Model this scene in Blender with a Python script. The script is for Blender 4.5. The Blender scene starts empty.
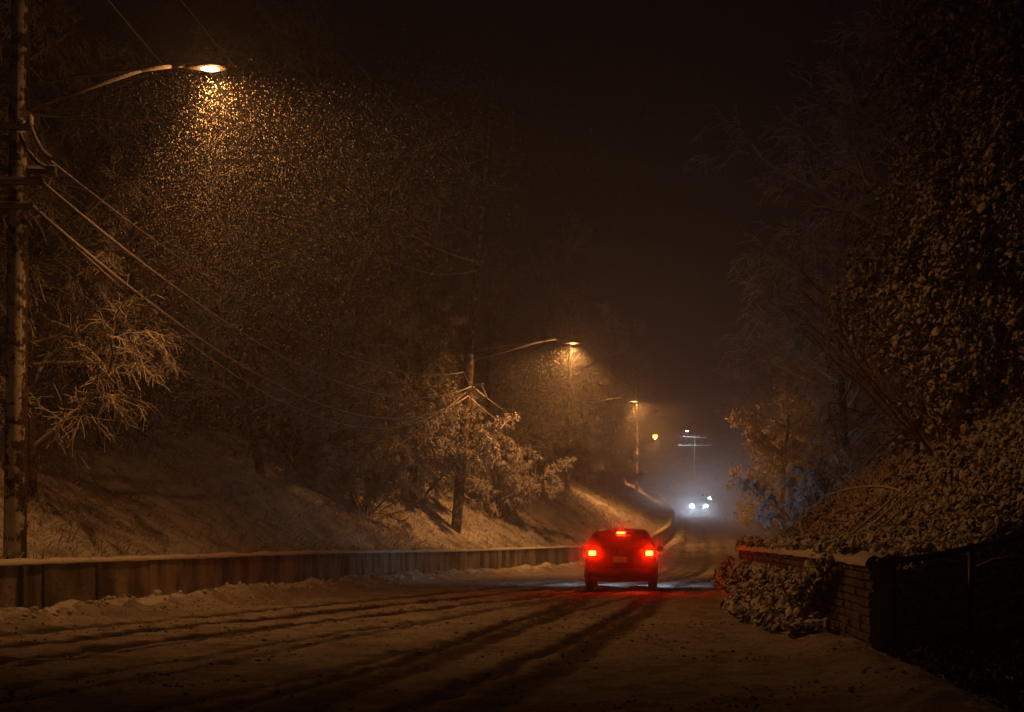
import bpy, math, random
import numpy as np
from mathutils import Vector

# ------------------------------------------------------------------ camera, sky, exposure
S = bpy.context.scene
C = S.collection
W, H = 1024, 712
cam_d = bpy.data.cameras.new("camera"); cam = bpy.data.objects.new("camera", cam_d); C.objects.link(cam)
cam.location = (0, 0, 1.6); cam.rotation_euler = (math.radians(90), 0, 0)
cam_d.sensor_width = 36; cam_d.lens = 1500/1024*36; cam_d.shift_y = 170/1024
cam_d.clip_start = 0.1; cam_d.clip_end = 2000
S.camera = cam
S.render.resolution_x, S.render.resolution_y = W, H

wd = bpy.data.worlds.new("World"); S.world = wd; wd.use_nodes = True
nt = wd.node_tree; bg = nt.nodes["Background"]
sky = nt.nodes.new("ShaderNodeTexSky"); sky.sky_type = 'NISHITA'; sky.sun_disc = False
sky.sun_elevation = math.radians(-4); sky.sun_rotation = math.radians(200)
mixs = nt.nodes.new("ShaderNodeMixRGB"); mixs.blend_type = 'MIX'; mixs.inputs[0].default_value = 0.85
mixs.inputs[2].default_value = (0.027, 0.022, 0.021, 1)     # low snow cloud lit faintly by the town
nt.links.new(sky.outputs[0], mixs.inputs[1]); nt.links.new(mixs.outputs[0], bg.inputs[0])
bg.inputs[1].default_value = 0.042
S.view_settings.view_transform = 'Standard'; S.view_settings.look = 'None'
S.view_settings.exposure = 0.0; S.view_settings.gamma = 1.0
S.view_settings.use_curve_mapping = False
cy = S.cycles
cy.use_denoising = True
try: cy.denoiser = 'OPENIMAGEDENOISE'
except Exception: pass
cy.max_bounces = 5; cy.diffuse_bounces = 2; cy.glossy_bounces = 2; cy.transmission_bounces = 4
cy.volume_bounces = 1; cy.transparent_max_bounces = 8
cy.sample_clamp_indirect = 2.0; cy.caustics_reflective = False; cy.caustics_refractive = False
cy.use_adaptive_sampling = True; cy.adaptive_threshold = 0.02

SODIUM = (1.0, 0.38, 0.092)
P_LAMP = 840.0
HAZE_DENSITY = 0.0036
HAZE_G = 0.6
R = math.radians

# ------------------------------------------------------------------ helpers
def link(o, parent=None):
    C.objects.link(o)
    if parent is not None: o.parent = parent
    return o

def tag(o, label=None, cat=None, group=None, kind=None):
    if label: o["label"] = label
    if cat: o["category"] = cat
    if group: o["group"] = group
    if kind: o["kind"] = kind
    return o

def empty(name, loc, rz=0.0):
    o = bpy.data.objects.new(name, None); o.location = loc; o.rotation_euler = (0, 0, rz)
    o.empty_display_size = 0.3
    return link(o)

def obj(name, verts, faces, mat, parent=None, smooth=True, attrs=None):
    me = bpy.data.meshes.new(name)
    v = np.asarray(verts, dtype=np.float32).reshape(-1, 3)
    if isinstance(faces, np.ndarray) and faces.ndim == 2:
        k = faces.shape[1]; n = len(faces)
        me.vertices.add(len(v)); me.vertices.foreach_set("co", v.ravel())
        me.loops.add(n*k); me.loops.foreach_set("vertex_index", faces.astype(np.int32).ravel())
        me.polygons.add(n); me.polygons.foreach_set("loop_start", np.arange(0, n*k, k, dtype=np.int32))
        me.polygons.foreach_set("loop_total", np.full(n, k, dtype=np.int32))
        me.update(calc_edges=True)
    else:
        me.from_pydata([tuple(p) for p in v.tolist()], [], [tuple(f) for f in faces]); me.update()
    if smooth: me.polygons.foreach_set("use_smooth", np.ones(len(me.polygons), dtype=bool))
    if attrs:
        for kx, a in attrs.items():
            at = me.attributes.new(kx, 'FLOAT', 'POINT'); at.data.foreach_set("value", np.asarray(a, dtype=np.float32).ravel())
    if mat is not None: me.materials.append(mat)
    return link(bpy.data.objects.new(name, me), parent)

def copy_tree(o, parent=None):
    kids = list(o.children)
    c = o.copy(); C.objects.link(c)
    if parent is not None: c.parent = parent
    for ch in kids: copy_tree(ch, c)
    return c

class MB:
    """collects boxes, tubes and sheets; build() links them as one mesh"""
    def __init__(s): s.v = []; s.f = []
    def add(s, vs, fs):
        n = len(s.v); s.v += [tuple(p) for p in vs]; s.f += [tuple(i+n for i in f) for f in fs]; return s
    def box(s, c, size, rz=0.0, bev=0.0):
        x, y, z = [d/2 for d in size]; ca, sa = math.cos(rz), math.sin(rz)
        def T(p): return (c[0]+p[0]*ca-p[1]*sa, c[1]+p[0]*sa+p[1]*ca, c[2]+p[2])
        b = min(bev, x*.9, y*.9, z*.9)
        if b <= 0:
            vs = [T((i*x, j*y, k*z)) for k in (-1, 1) for j in (-1, 1) for i in (-1, 1)]
            return s.add(vs, [(0,2,3,1),(4,5,7,6),(0,1,5,4),(2,6,7,3),(0,4,6,2),(1,3,7,5)])
        ring = []
        for (zz, ins) in ((-z, b), (-z+b, 0), (z-b, 0), (z, b)):
            X, Y = x-ins, y-ins
            ring.append([T(p) for p in ((-X+b, -Y, zz), (X-b, -Y, zz), (X, -Y+b, zz), (X, Y-b, zz), (X-b, Y, zz), (-X+b, Y, zz), (-X, Y-b, zz), (-X, -Y+b, zz))])
        vs = [p for r in ring for p in r]; fs = [tuple(range(7, -1, -1)), tuple(range(24, 32))]
        for r in range(3):
            for i in range(8): fs.append((r*8+i, r*8+(i+1) % 8, r*8+8+(i+1) % 8, r*8+8+i))
        return s.add(vs, fs)
    def tube(s, pts, rad, n=8, caps=True):
        pts = [Vector(p) for p in pts]; m = len(pts)
        if not hasattr(rad, '__len__'): rad = [rad]*m
        vs = []; fs = []; up = Vector((0, 0, 1)); u = None
        for i, p in enumerate(pts):
            t = (pts[min(i+1, m-1)]-pts[max(i-1, 0)]).normalized()
            if u is None:
                a = up if abs(t.z) < .9 else Vector((1, 0, 0)); u = t.cross(a).normalized()
            else: u = (u-t*u.dot(t)).normalized()
            w = t.cross(u)
            for k in range(n):
                an = 2*math.pi*k/n; vs.append(p+(u*math.cos(an)+w*math.sin(an))*rad[i])
        for i in range(m-1):
            for k in range(n):
                a, b = i*n+k, i*n+(k+1) % n; fs.append((a, b, b+n, a+n))
        if caps: fs += [tuple(range(n-1, -1, -1)), tuple(range((m-1)*n, m*n))]
        return s.add(vs, fs)
    def lathe(s, prof, c, n=20, axis='z', sc=(1, 1, 1)):
        vs = []; fs = []
        for (r, h) in prof:
            for k in range(n):
                a = 2*math.pi*k/n; p = (r*math.cos(a)*sc[0], r*math.sin(a)*sc[1], h*sc[2])
                if axis == 'x': p = (p[2], p[0], p[1])
                if axis == 'y': p = (p[0], p[2], p[1])
                vs.append((c[0]+p[0], c[1]+p[1], c[2]+p[2]))
        for i in range(len(prof)-1):
            for k in range(n):
                a, b = i*n+k, i*n+(k+1) % n; fs.append((a, b, b+n, a+n))
        fs += [tuple(range(n-1, -1, -1)), tuple(range((len(prof)-1)*n, len(prof)*n))]
        return s.add(vs, fs)
    def build(s, name, mat, parent=None, smooth=False):
        return obj(name, s.v, s.f, mat, parent, smooth)

# smooth value noise, vectorised
_rs = np.random.RandomState(5); _T = _rs.rand(256, 256).astype(np.float64)
def vnoise(x, y, sc=1.0, oct=3):
    x = np.asarray(x, dtype=np.float64)/sc; y = np.asarray(y, dtype=np.float64)/sc; out = 0; a = 1.0; tot = 0
    for k in range(oct):
        xi = np.floor(x).astype(int); yi = np.floor(y).astype(int); fx = x-xi; fy = y-yi
        fx = fx*fx*(3-2*fx); fy = fy*fy*(3-2*fy)
        g = lambda i, j: _T[(xi+i+37*k) & 255, (yi+j+91*k) & 255]
        out = out+a*((g(0,0)*(1-fx)+g(1,0)*fx)*(1-fy)+(g(0,1)*(1-fx)+g(1,1)*fx)*fy); tot += a
        a *= .5; x = x*2.03; y = y*2.03
    return out/tot-.5

# ------------------------------------------------------------------ materials
def newmat(name):
    m = bpy.data.materials.new(name); m.use_nodes = True; t = m.node_tree
    return m, t, t.nodes["Principled BSDF"]
def N(t, typ, **kw):
    n = t.nodes.new(typ)
    for k, v in kw.items():
        if k.startswith('i'): n.inputs[int(k[1:])].default_value = v
        else: setattr(n, k, v)
    return n
def noise(t, scale, detail=4, rough=.6, coord='Object'):
    tc = t.nodes.new("ShaderNodeTexCoord"); n = t.nodes.new("ShaderNodeTexNoise")
    n.inputs['Scale'].default_value = scale; n.inputs['Detail'].default_value = detail; n.inputs['Roughness'].default_value = rough
    t.links.new(tc.outputs[coord], n.inputs['Vector']); return n
def ramp(t, src, p0, c0, p1, c1):
    r = t.nodes.new("ShaderNodeValToRGB"); e = r.color_ramp.elements
    e[0].position, e[0].color = p0, (*c0, 1) if len(c0) == 3 else c0
    e[1].position, e[1].color = p1, (*c1, 1) if len(c1) == 3 else c1
    t.links.new(src, r.inputs[0]); return r
def mix(t, fac, a, b):
    m = t.nodes.new("ShaderNodeMixRGB")
    if hasattr(fac, 'name'): t.links.new(fac, m.inputs[0])
    else: m.inputs[0].default_value = fac
    for i, c in ((1, a), (2, b)):
        if hasattr(c, 'name'): t.links.new(c, m.inputs[i])
        else: m.inputs[i].default_value = (*c, 1)
    return m.outputs[0]
def mth(t, op, a, b=None, clamp=False):
    m = t.nodes.new("ShaderNodeMath"); m.operation = op; m.use_clamp = clamp
    for i, c in ((0, a), (1, b)):
        if c is None: continue
        if hasattr(c, 'name'): t.links.new(c, m.inputs[i])
        else: m.inputs[i].default_value = c
    return m.outputs[0]
def bump(t, bsdf, h, strength=.4, dist=.03):
    b = t.nodes.new("ShaderNodeBump"); b.inputs['Strength'].default_value = strength; b.inputs['Distance'].default_value = dist
    t.links.new(h, b.inputs['Height']); t.links.new(b.outputs[0], bsdf.inputs['Normal'])

def plain(name, col, rough=.6, metal=0.0, var=.25, sc=6):
    m, t, b = newmat(name); n = noise(t, sc)
    c2 = tuple(c*(1-var) for c in col)
    t.links.new(ramp(t, n.outputs[0], .35, c2, .65, col).outputs[0], b.inputs['Base Color'])
    b.inputs['Roughness'].default_value = rough; b.inputs['Metallic'].default_value = metal
    bump(t, b, n.outputs[0], .15, .005); return m
def emis(name, col, strength, base=(.1, .1, .1)):
    m, t, b = newmat(name); b.inputs['Base Color'].default_value = (*base, 1)
    b.inputs['Emission Color'].default_value = (*col, 1); b.inputs['Emission Strength'].default_value = strength
    b.inputs['Roughness'].default_value = .2; return m

def snowy(name, base, base2, lo=.15, hi=.55, nsc=5, snow=.8, rough=.8, nstr=.6, side=0.0, bscale=25):
    """a surface with snow lying where it faces up; side > 0 adds wind-blown snow on the face towards the road approach"""
    m, t, b = newmat(name)
    g = t.nodes.new("ShaderNodeNewGeometry"); sp = t.nodes.new("ShaderNodeSeparateXYZ"); t.links.new(g.outputs['True Normal'], sp.inputs[0])
    n = noise(t, nsc, 5, .65); n2 = noise(t, bscale, 4, .6)
    f = mth(t, 'ADD', sp.outputs[2], mth(t, 'MULTIPLY', mth(t, 'SUBTRACT', n.outputs[0], .5), nstr*2))
    if side: f = mth(t, 'ADD', f, mth(t, 'MULTIPLY', mth(t, 'MULTIPLY', sp.outputs[1], -1), side))
    mr = t.nodes.new("ShaderNodeMapRange"); mr.inputs[1].default_value = lo; mr.inputs[2].default_value = hi; mr.interpolation_type = 'SMOOTHSTEP'
    t.links.new(f, mr.inputs[0])
    c = mix(t, n2.outputs[0], base, base2)
    col = mix(t, mr.outputs[0], c, (snow, snow, snow*1.01))
    t.links.new(col, b.inputs['Base Color']); b.inputs['Roughness'].default_value = rough
    b.inputs['Specular IOR Level'].default_value = .2
    bump(t, b, n2.outputs[0], .3, .01)
    return m

def m_snow_ground():
    m, t, b = newmat("snow_ground")
    n = noise(t, 3.0, 6, .7, 'Object'); n2 = noise(t, 18, 5, .7); n3 = noise(t, .25, 3, .5)
    c = mix(t, ramp(t, n2.outputs[0], .56, (0,0,0), .66, (1,1,1)).outputs[0], (.78,.78,.79), (.10,.08,.055))
    c = mix(t, ramp(t, n.outputs[0], .50, (0,0,0), .72, (1,1,1)).outputs[0], (.78,.78,.79), c)
    n4 = noise(t, 1.1, 6, .75)
    c = mix(t, ramp(t, n4.outputs[0], .47, (0,0,0), .60, (.75,.75,.75)).outputs[0], c, (.16,.125,.085))
    c = mix(t, ramp(t, n3.outputs[0], .45, (0,0,0), .7, (.5,.5,.5)).outputs[0], c, (.20,.17,.13))
    t.links.new(c, b.inputs['Base Color']); b.inputs['Roughness'].default_value = .9
    b.inputs['Specular IOR Level'].default_value = .15
    bump(t, b, n2.outputs[0], .5, .04); return m
def m_road():
    m, t, b = newmat("snowy_road")
    at = t.nodes.new("ShaderNodeAttribute"); at.attribute_name = "track"
    n = noise(t, 2.2, 7, .72); n2 = noise(t, 16, 6, .7); n3 = noise(t, .5, 3, .6)
    # thin churned snow over asphalt: brown grey slush and dark wheel marks with the shape of the tyres' paths
    fr = mth(t, 'ADD', at.outputs['Fac'], mth(t, 'MULTIPLY', mth(t, 'SUBTRACT', n.outputs[0], .5), 1.2))
    fr = mth(t, 'ADD', fr, mth(t, 'MULTIPLY', mth(t, 'SUBTRACT', n3.outputs[0], .5), .7))
    r = t.nodes.new("ShaderNodeValToRGB"); e = r.color_ramp.elements
    e[0].position = .0; e[0].color = (.64,.62,.60,1); e[1].position = 1.0; e[1].color = (.035,.033,.030,1)
    k = e.new(.26); k.color = (.40,.38,.36,1); k = e.new(.62); k.color = (.13,.12,.11,1)
    t.links.new(fr, r.inputs[0])
    c = mix(t, ramp(t, n2.outputs[0], .54, (0,0,0), .66, (.8,.8,.8)).outputs[0], r.outputs[0], (.09,.08,.07))
    t.links.new(c, b.inputs['Base Color'])
    rr = ramp(t, fr, .4, (.9,.9,.9), 1.0, (.68,.68,.68)); t.links.new(rr.outputs[0], b.inputs['Roughness'])
    b.inputs['Specular IOR Level'].default_value = .12
    n5 = noise(t, 7, 6, .75); bump(t, b, n5.outputs[0], .8, .09); return m
def m_concrete(name, c1, c2, block=None):
    m, t, b = newmat(name)
    tc = t.nodes.new("ShaderNodeTexCoord"); mp = t.nodes.new("ShaderNodeMapping"); mp.inputs['Scale'].default_value = (1.1, 1.1, .4)
    t.links.new(tc.outputs['Object'], mp.inputs[0]); st = t.nodes.new("ShaderNodeTexNoise"); st.inputs['Scale'].default_value = 1.6; st.inputs['Detail'].default_value = 6
    t.links.new(mp.outputs[0], st.inputs['Vector']); n2 = noise(t, 9, 5, .7)
    c = mix(t, ramp(t, st.outputs[0], .38, (0,0,0), .62, (1,1,1)).outputs[0], c1, c2)
    c = mix(t, ramp(t, n2.outputs[0], .55, (0,0,0), .7, (.6,.6,.6)).outputs[0], c, tuple(x*.35 for x in c1))
    t.links.new(c, b.inputs['Base Color']); b.inputs['Roughness'].default_value = .9; bump(t, b, n2.outputs[0], .9, .05); return m
def m_flake():
    m = bpy.data.materials.new("snowflake"); m.use_nodes = True; t = m.node_tree; t.nodes.clear()
    o = t.nodes.new("ShaderNodeOutputMaterial"); d = t.nodes.new("ShaderNodeBsdfDiffuse"); tr = t.nodes.new("ShaderNodeBsdfTranslucent")
    d.inputs[0].default_value = (.5,.5,.51,1); tr.inputs[0].default_value = (.5,.5,.51,1)
    x = t.nodes.new("ShaderNodeMixShader"); x.inputs[0].default_value = .5
    t.links.new(d.outputs[0], x.inputs[1]); t.links.new(tr.outputs[0], x.inputs[2]); t.links.new(x.outputs[0], o.inputs[0]); return m

M = dict(
    snow=m_snow_ground(), road=m_road(),
    bark=snowy("snowy_bark", (.06,.045,.03), (.12,.09,.06), .25, .7, 4, .75),
    twig=snowy("snowy_twig", (.09,.065,.045), (.15,.11,.08), -.75, .15, 3, .78, nstr=.5),
    twig_bare=snowy("thinly_snowed_shoot", (.10,.07,.05), (.16,.12,.09), -.5, .7, 3, .6),
    leaftree=snowy("brown_leaf_snow", (.30,.18,.09), (.38,.25,.13), -.5, .3, 6, .75, nstr=.6),
    ivy=snowy("ivy_under_snow", (.035,.05,.02), (.07,.085,.03), -.35, .35, 7, .80, nstr=.7, bscale=14),
    pole=snowy("pole_wood_snow", (.07,.05,.035), (.11,.08,.055), .35, .6, 4.5, .75, nstr=1.3, side=.6, bscale=8),
    pole_bare=snowy("pole_wood_streaked", (.09,.07,.05), (.15,.11,.08), .3, .8, 4.5, .7, nstr=1.0, side=.45, bscale=8),
    wire=snowy("cable_snow", (.05,.05,.05), (.08,.08,.08), -1.0, -.2, 2.5, .6, nstr=.8),
    metal=snowy("galvanised_snow", (.25,.25,.25), (.32,.32,.32), .3, .6, 6, .8, nstr=.3),
    wall=m_concrete("old_concrete", (.42,.39,.34), (.12,.105,.085)),
    stone=m_concrete("stone_block", (.20,.18,.15), (.11,.10,.085)),
    joint=plain("dark_joint", (.05,.045,.04), .95),
    litter=plain("dark_leaf", (.035,.04,.018), .8, 0, .5, 20),
    slush=plain("dirty_slush", (.50,.47,.43), .9, 0, .6, 5),
    cap=plain("fresh_snow", (.80,.80,.82), .9, 0, .06, 10),
    rail=plain("black_rail_paint", (.018,.018,.018), .45, .3, .3, 12),
    housing=plain("lamp_housing", (.10,.10,.10), .5, .6),
    paint_dark=plain("dark_car_paint", (.020,.016,.016), .35, .3, .1), rubber=plain("rubber", (.02,.02,.02), .9),
    trim=plain("black_trim", (.02,.02,.02), .6), rim=plain("rim_alloy", (.35,.35,.36), .35, .9), 
    glass=plain("dark_glass", (.010,.010,.012), .08, 0, .05), chrome=plain("chrome", (.7,.7,.7), .15, 1.0, .05),
    plate=plain("plate_white", (.65,.65,.62), .5, 0, .1), salt=plain("road_grime", (.12,.10,.085), .8),
    flake=m_flake(),
    lens=emis("sodium_lens", (1.0,.66,.50), 6), lens_dim=emis("sodium_lens_dim", (1.0,.5,.2), 3.5), lens_far=emis("sodium_bowl", (1.0,.40,.08), 7),
    tail=emis("tail_lamp_lit", (1.0,.010,.001), 380, (.4,.01,.01)), brake=emis("brake_lamp_lit", (1.0,.010,.001), 300, (.4,.01,.01)),
    tail_dim=emis("tail_lens_edge", (1.0,.01,.002), 1.5, (.4,.01,.01)),
    head=emis("headlamp_lit", (.62,.82,1.0), 110, (.8,.8,.8)), led=emis("white_led", (.8,.92,1.0), 60),
)

# ------------------------------------------------------------------ the lie of the land
Yt = np.arange(-60, 420, 1.0)
def table(pts, win):
    a = np.interp(Yt, [p[0] for p in pts], [p[1] for p in pts]); k = np.hanning(win+2)[1:-1]; k /= k.sum()
    b = np.convolve(np.pad(a, win, 'edge'), k, 'same')[win:-win]; return b
_zr = table([(-60,0),(26,0),(40,-.10),(50,-.25),(60,-.38),(74,-.40),(84,-.2),(94,.3),(110,1.15),(140,2.7),(180,4.7),(240,8),(330,12),(420,16)], 13)
_xl = table([(-60,-33),(0,-16.5),(13,-12.0),(24,-8.2),(30,-6.9),(40,-5.2),(50,-3.6),(60,-1.6),(68,1.2),(75,4.3),(85,7.6),(100,10.4),(120,12.9),(140,14.6),(180,17.5),(210,17),(250,8),(330,-20),(420,-50)], 7)
_xr = table([(-60,0),(0,3.2),(13,4.0),(18,4.4),(38,5.65),(41,6.2),(47,9),(57,12.5),(68,14),(80,15.4),(100,17.6),(120,19.6),(140,21.6),(180,25.5),(210,24.8),(250,17),(330,-9),(420,-38)], 5)
zr = lambda y: np.interp(y, Yt, _zr)
XL = lambda y: np.interp(y, Yt, _xl)
XR = lambda y: np.interp(y, Yt, _xr)
RAIL = [(4.75, 18.7), (6.15, 20.1), (7.65, 21.8), (10.2, 24.7)]
_rd = np.array([RAIL[2][0]-RAIL[0][0], RAIL[2][1]-RAIL[0][1]]); _rd /= np.linalg.norm(_rd); _rn = np.array([-_rd[1], _rd[0]])
def softcap(h, c): return c*(1-np.exp(-np.maximum(h, 0)/c))

TRACKS = []   # (points, half width, depth)
def wheels(path, strength=1.0, gauge=.76, w=.15):
    p = np.array(path, float); d = np.gradient(p, axis=0); d /= np.linalg.norm(d, axis=1)[:, None]; n = np.stack([-d[:, 1], d[:, 0]], 1)
    for s in (-1, 1): TRACKS.append((p+n*gauge*s, w, strength))
def spl(pts, n=60):
    p = np.array(pts, float); t = np.linspace(0, len(p)-1, n); i = np.clip(np.floor(t).astype(int), 0, len(p)-2); f = (t-i)[:, None]
    g = lambda k: p[np.clip(i+k, 0, len(p)-1)]
    a, b, c, d = g(-1), g(0), g(1), g(2)
    return .5*((2*b)+(-a+c)*f+(2*a-5*b+4*c-d)*f**2+(-a+3*b-3*c+d)*f**3)
wheels(spl([(-4.2,2),(-1.55,13),(.9,25),(2.75,37.0)]), .85, .72, .12)
wheels(spl([(-6.6,4),(-3.4,14),(-.6,24),(2.0,34),(3.9,42)]), .42, .75, .12)
wheels(spl([(-9.2,6),(-5.4,15),(-2.4,24),(.6,33),(3.2,42)]), .45, .72, .12)
wheels(spl([(-3.3,2),(-1.0,13),(1.3,25),(3.4,40),(6.6,54),(9.2,70),(12.2,92),(15.2,118),(18.4,144),(21.4,178)]), .55, .75, .2)
wheels(spl([(-13,4),(-8.0,14),(-4.9,22),(-2.3,28.5),(1.2,38),(4.9,51),(7.8,67),(11,90),(14.2,118),(17.3,144)]), .95, .72, .19)
wheels(spl([(-14.5,6),(-9.6,14),(-6.3,22),(-3.7,28.5),(-.3,38),(3.8,52),(7,67),(10,90)]), .5, .7, .25)
wheels(spl([(9.8,52),(12,64),(14,82),(17,108),(19.6,135),(22.6,170)]), .7, .75, .2)
def track(x, y):
    out = np.zeros_like(x, dtype=float)
    for p, w, s in TRACKS:
        o = np.argsort(p[:, 1]); xc = np.interp(y, p[o, 1], p[o, 0]); wob = vnoise(y, y*0+p[0,0]*7, 2.5, 3)*.3
        sl = np.interp(y, p[o, 1], np.gradient(p[o, 0], p[o, 1])); d = np.abs(x-xc-wob)/np.sqrt(1+sl*sl)
        inr = np.clip((y-p[o[0],1])/2, 0, 1)*np.clip((p[o[-1],1]-y)/1.0, 0, 1)
        out = np.maximum(out, s*inr*np.clip(1.5-d/w, 0, 1))
    far = np.clip((y-58)/14, 0, 1)
    return out*(1-.75*far)+.22*far
def hz(x, y, fine=True):
    x = np.asarray(x, float); y = np.asarray(y, float)
    xl, xr, z0 = XL(y), XR(y), zr(y)
    u = (xl-x)*.94; ur = x-xr
    dl = (x-RAIL[0][0])*_rn[0]+(y-RAIL[0][1])*_rn[1]-.15       # > 0 on the bank side of the railing
    # left bank
    hb = .80+softcap(.72*np.maximum(u-1.0, 0), 13)+vnoise(x, y, 4.5, 4)*np.clip(u, 0, 3)*.45+vnoise(x, y, .7, 3)*np.clip(u, 0, 1)*.22
    hl = np.where(u > .12, hb, 0)
    # right bank
    sl = np.interp(y, [0, 22, 28, 40, 60, 120], [.30, .32, 1.0, .95, .55, .5]); pl = np.interp(y, [0, 36, 45], [1.5, 1.3, .4]); wt = np.interp(y, [39, 43], [1.02, .15])
    h1 = wt+softcap(sl*np.maximum(ur-pl, 0), 8); h2 = softcap(4.0*np.maximum(dl, 0), 12)
    hr = np.where(ur > .15, np.where(y < 45, np.minimum(h1, np.where(dl > 0, h2+.0, 0)), h1), 0)
    hr = hr+np.where(ur > .3, vnoise(x, y, 1.3, 4)*np.clip(hr, 0, 1)*.35+vnoise(x, y, .5, 3)*.08, 0)
    # ploughed berm along the foot of the left wall, and a thin one on the right
    ub = xl-x
    lump = 1+1.6*vnoise(x, y, .55, 4)
    berm = .27*np.exp(-((ub+.75)/.55)**2)*np.clip(lump, .2, 2)*(u <= .12)
    berm = berm+.14*np.exp(-((ur+.25)/.4)**2)*np.clip(lump, .2, 2)*(ur <= .15)*(y < 40)
    crown = .06*(1-((x-(xl+xr)/2)/((xr-xl)/2))**2)*((x > xl) & (x < xr))
    h = z0+hl+hr+berm+crown
    onroad = (x > xl) & (x < xr)
    if fine:
        h = h+np.where(onroad, vnoise(x, y, .3, 4)*.095+vnoise(x, y, 2.5, 3)*.05-track(x, y)*.05, vnoise(x, y, .35, 3)*.05)
    return h
def gz(x, y): return float(hz(np.array([x]), np.array([y]))[0])

def sheet(ys, cols):
    """grid from rows ys and a function giving the x columns of a row"""
    X = np.stack([cols(y) for y in ys]); Yg = np.repeat(np.array(ys)[:, None], X.shape[1], 1)
    n, m = X.shape; i = np.arange(n*m).reshape(n, m)
    f = np.stack([i[:-1,:-1], i[:-1,1:], i[1:,1:], i[1:,:-1]], -1).reshape(-1, 4)
    return X.ravel(), Yg.ravel(), f
def rows(a, b, k):
    out = [a]; 
    while out[-1] < b: out.append(out[-1]+max(.10, .10*k(out[-1])))
    return out
ys = rows(4, 260, lambda y: 1+max(0, y-20)*.055)
def rcols(y): return np.linspace(XL(y)+1.0, XR(y)-.1, 190)
x_, y_, f_ = sheet(ys, rcols)
road = obj("road", np.stack([x_, y_, hz(x_, y_)], 1), f_, M['road'], attrs={"track": track(x_, y_)+np.clip(.15-.2*np.abs(vnoise(x_, y_, 3, 2)), 0, .15)})
road["kind"] = "structure"
ysg = [-55, -40, -25, -15, -8, -3]+rows(0, 90, lambda y: 2.2+max(0, y-25)*.05)+list(np.arange(91, 200, 1.0))+list(np.arange(202, 400, 4.0))
def gcols(y):
    xl, xr = float(XL(y)), float(XR(y))
    a = xl-np.concatenate([[62, 45, 34, 27], np.geomspace(22, .3, 75), [.16, .10]]); b = np.linspace(xl+.02, xl+1.6, 14)
    c = np.linspace(xl+2.2, xr-.6, 10); d = np.linspace(xr-.5, xr+.12, 9); e = xr+np.concatenate([[.17], np.geomspace(.3, 20, 75), [25, 32, 42, 58]])
    return np.concatenate([a, b, c, d, e])
x_, y_, f_ = sheet(ysg, gcols)
z_ = hz(x_, y_)-np.where((x_ > XL(y_)+1.25) & (x_ < XR(y_)-.3), .16, 0)-np.where((x_ > XL(y_)+.9) & (x_ <= XL(y_)+1.25), .015, 0)
ground = obj("ground", np.stack([x_, y_, z_], 1), f_, M['snow']); ground["kind"] = "structure"

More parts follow.
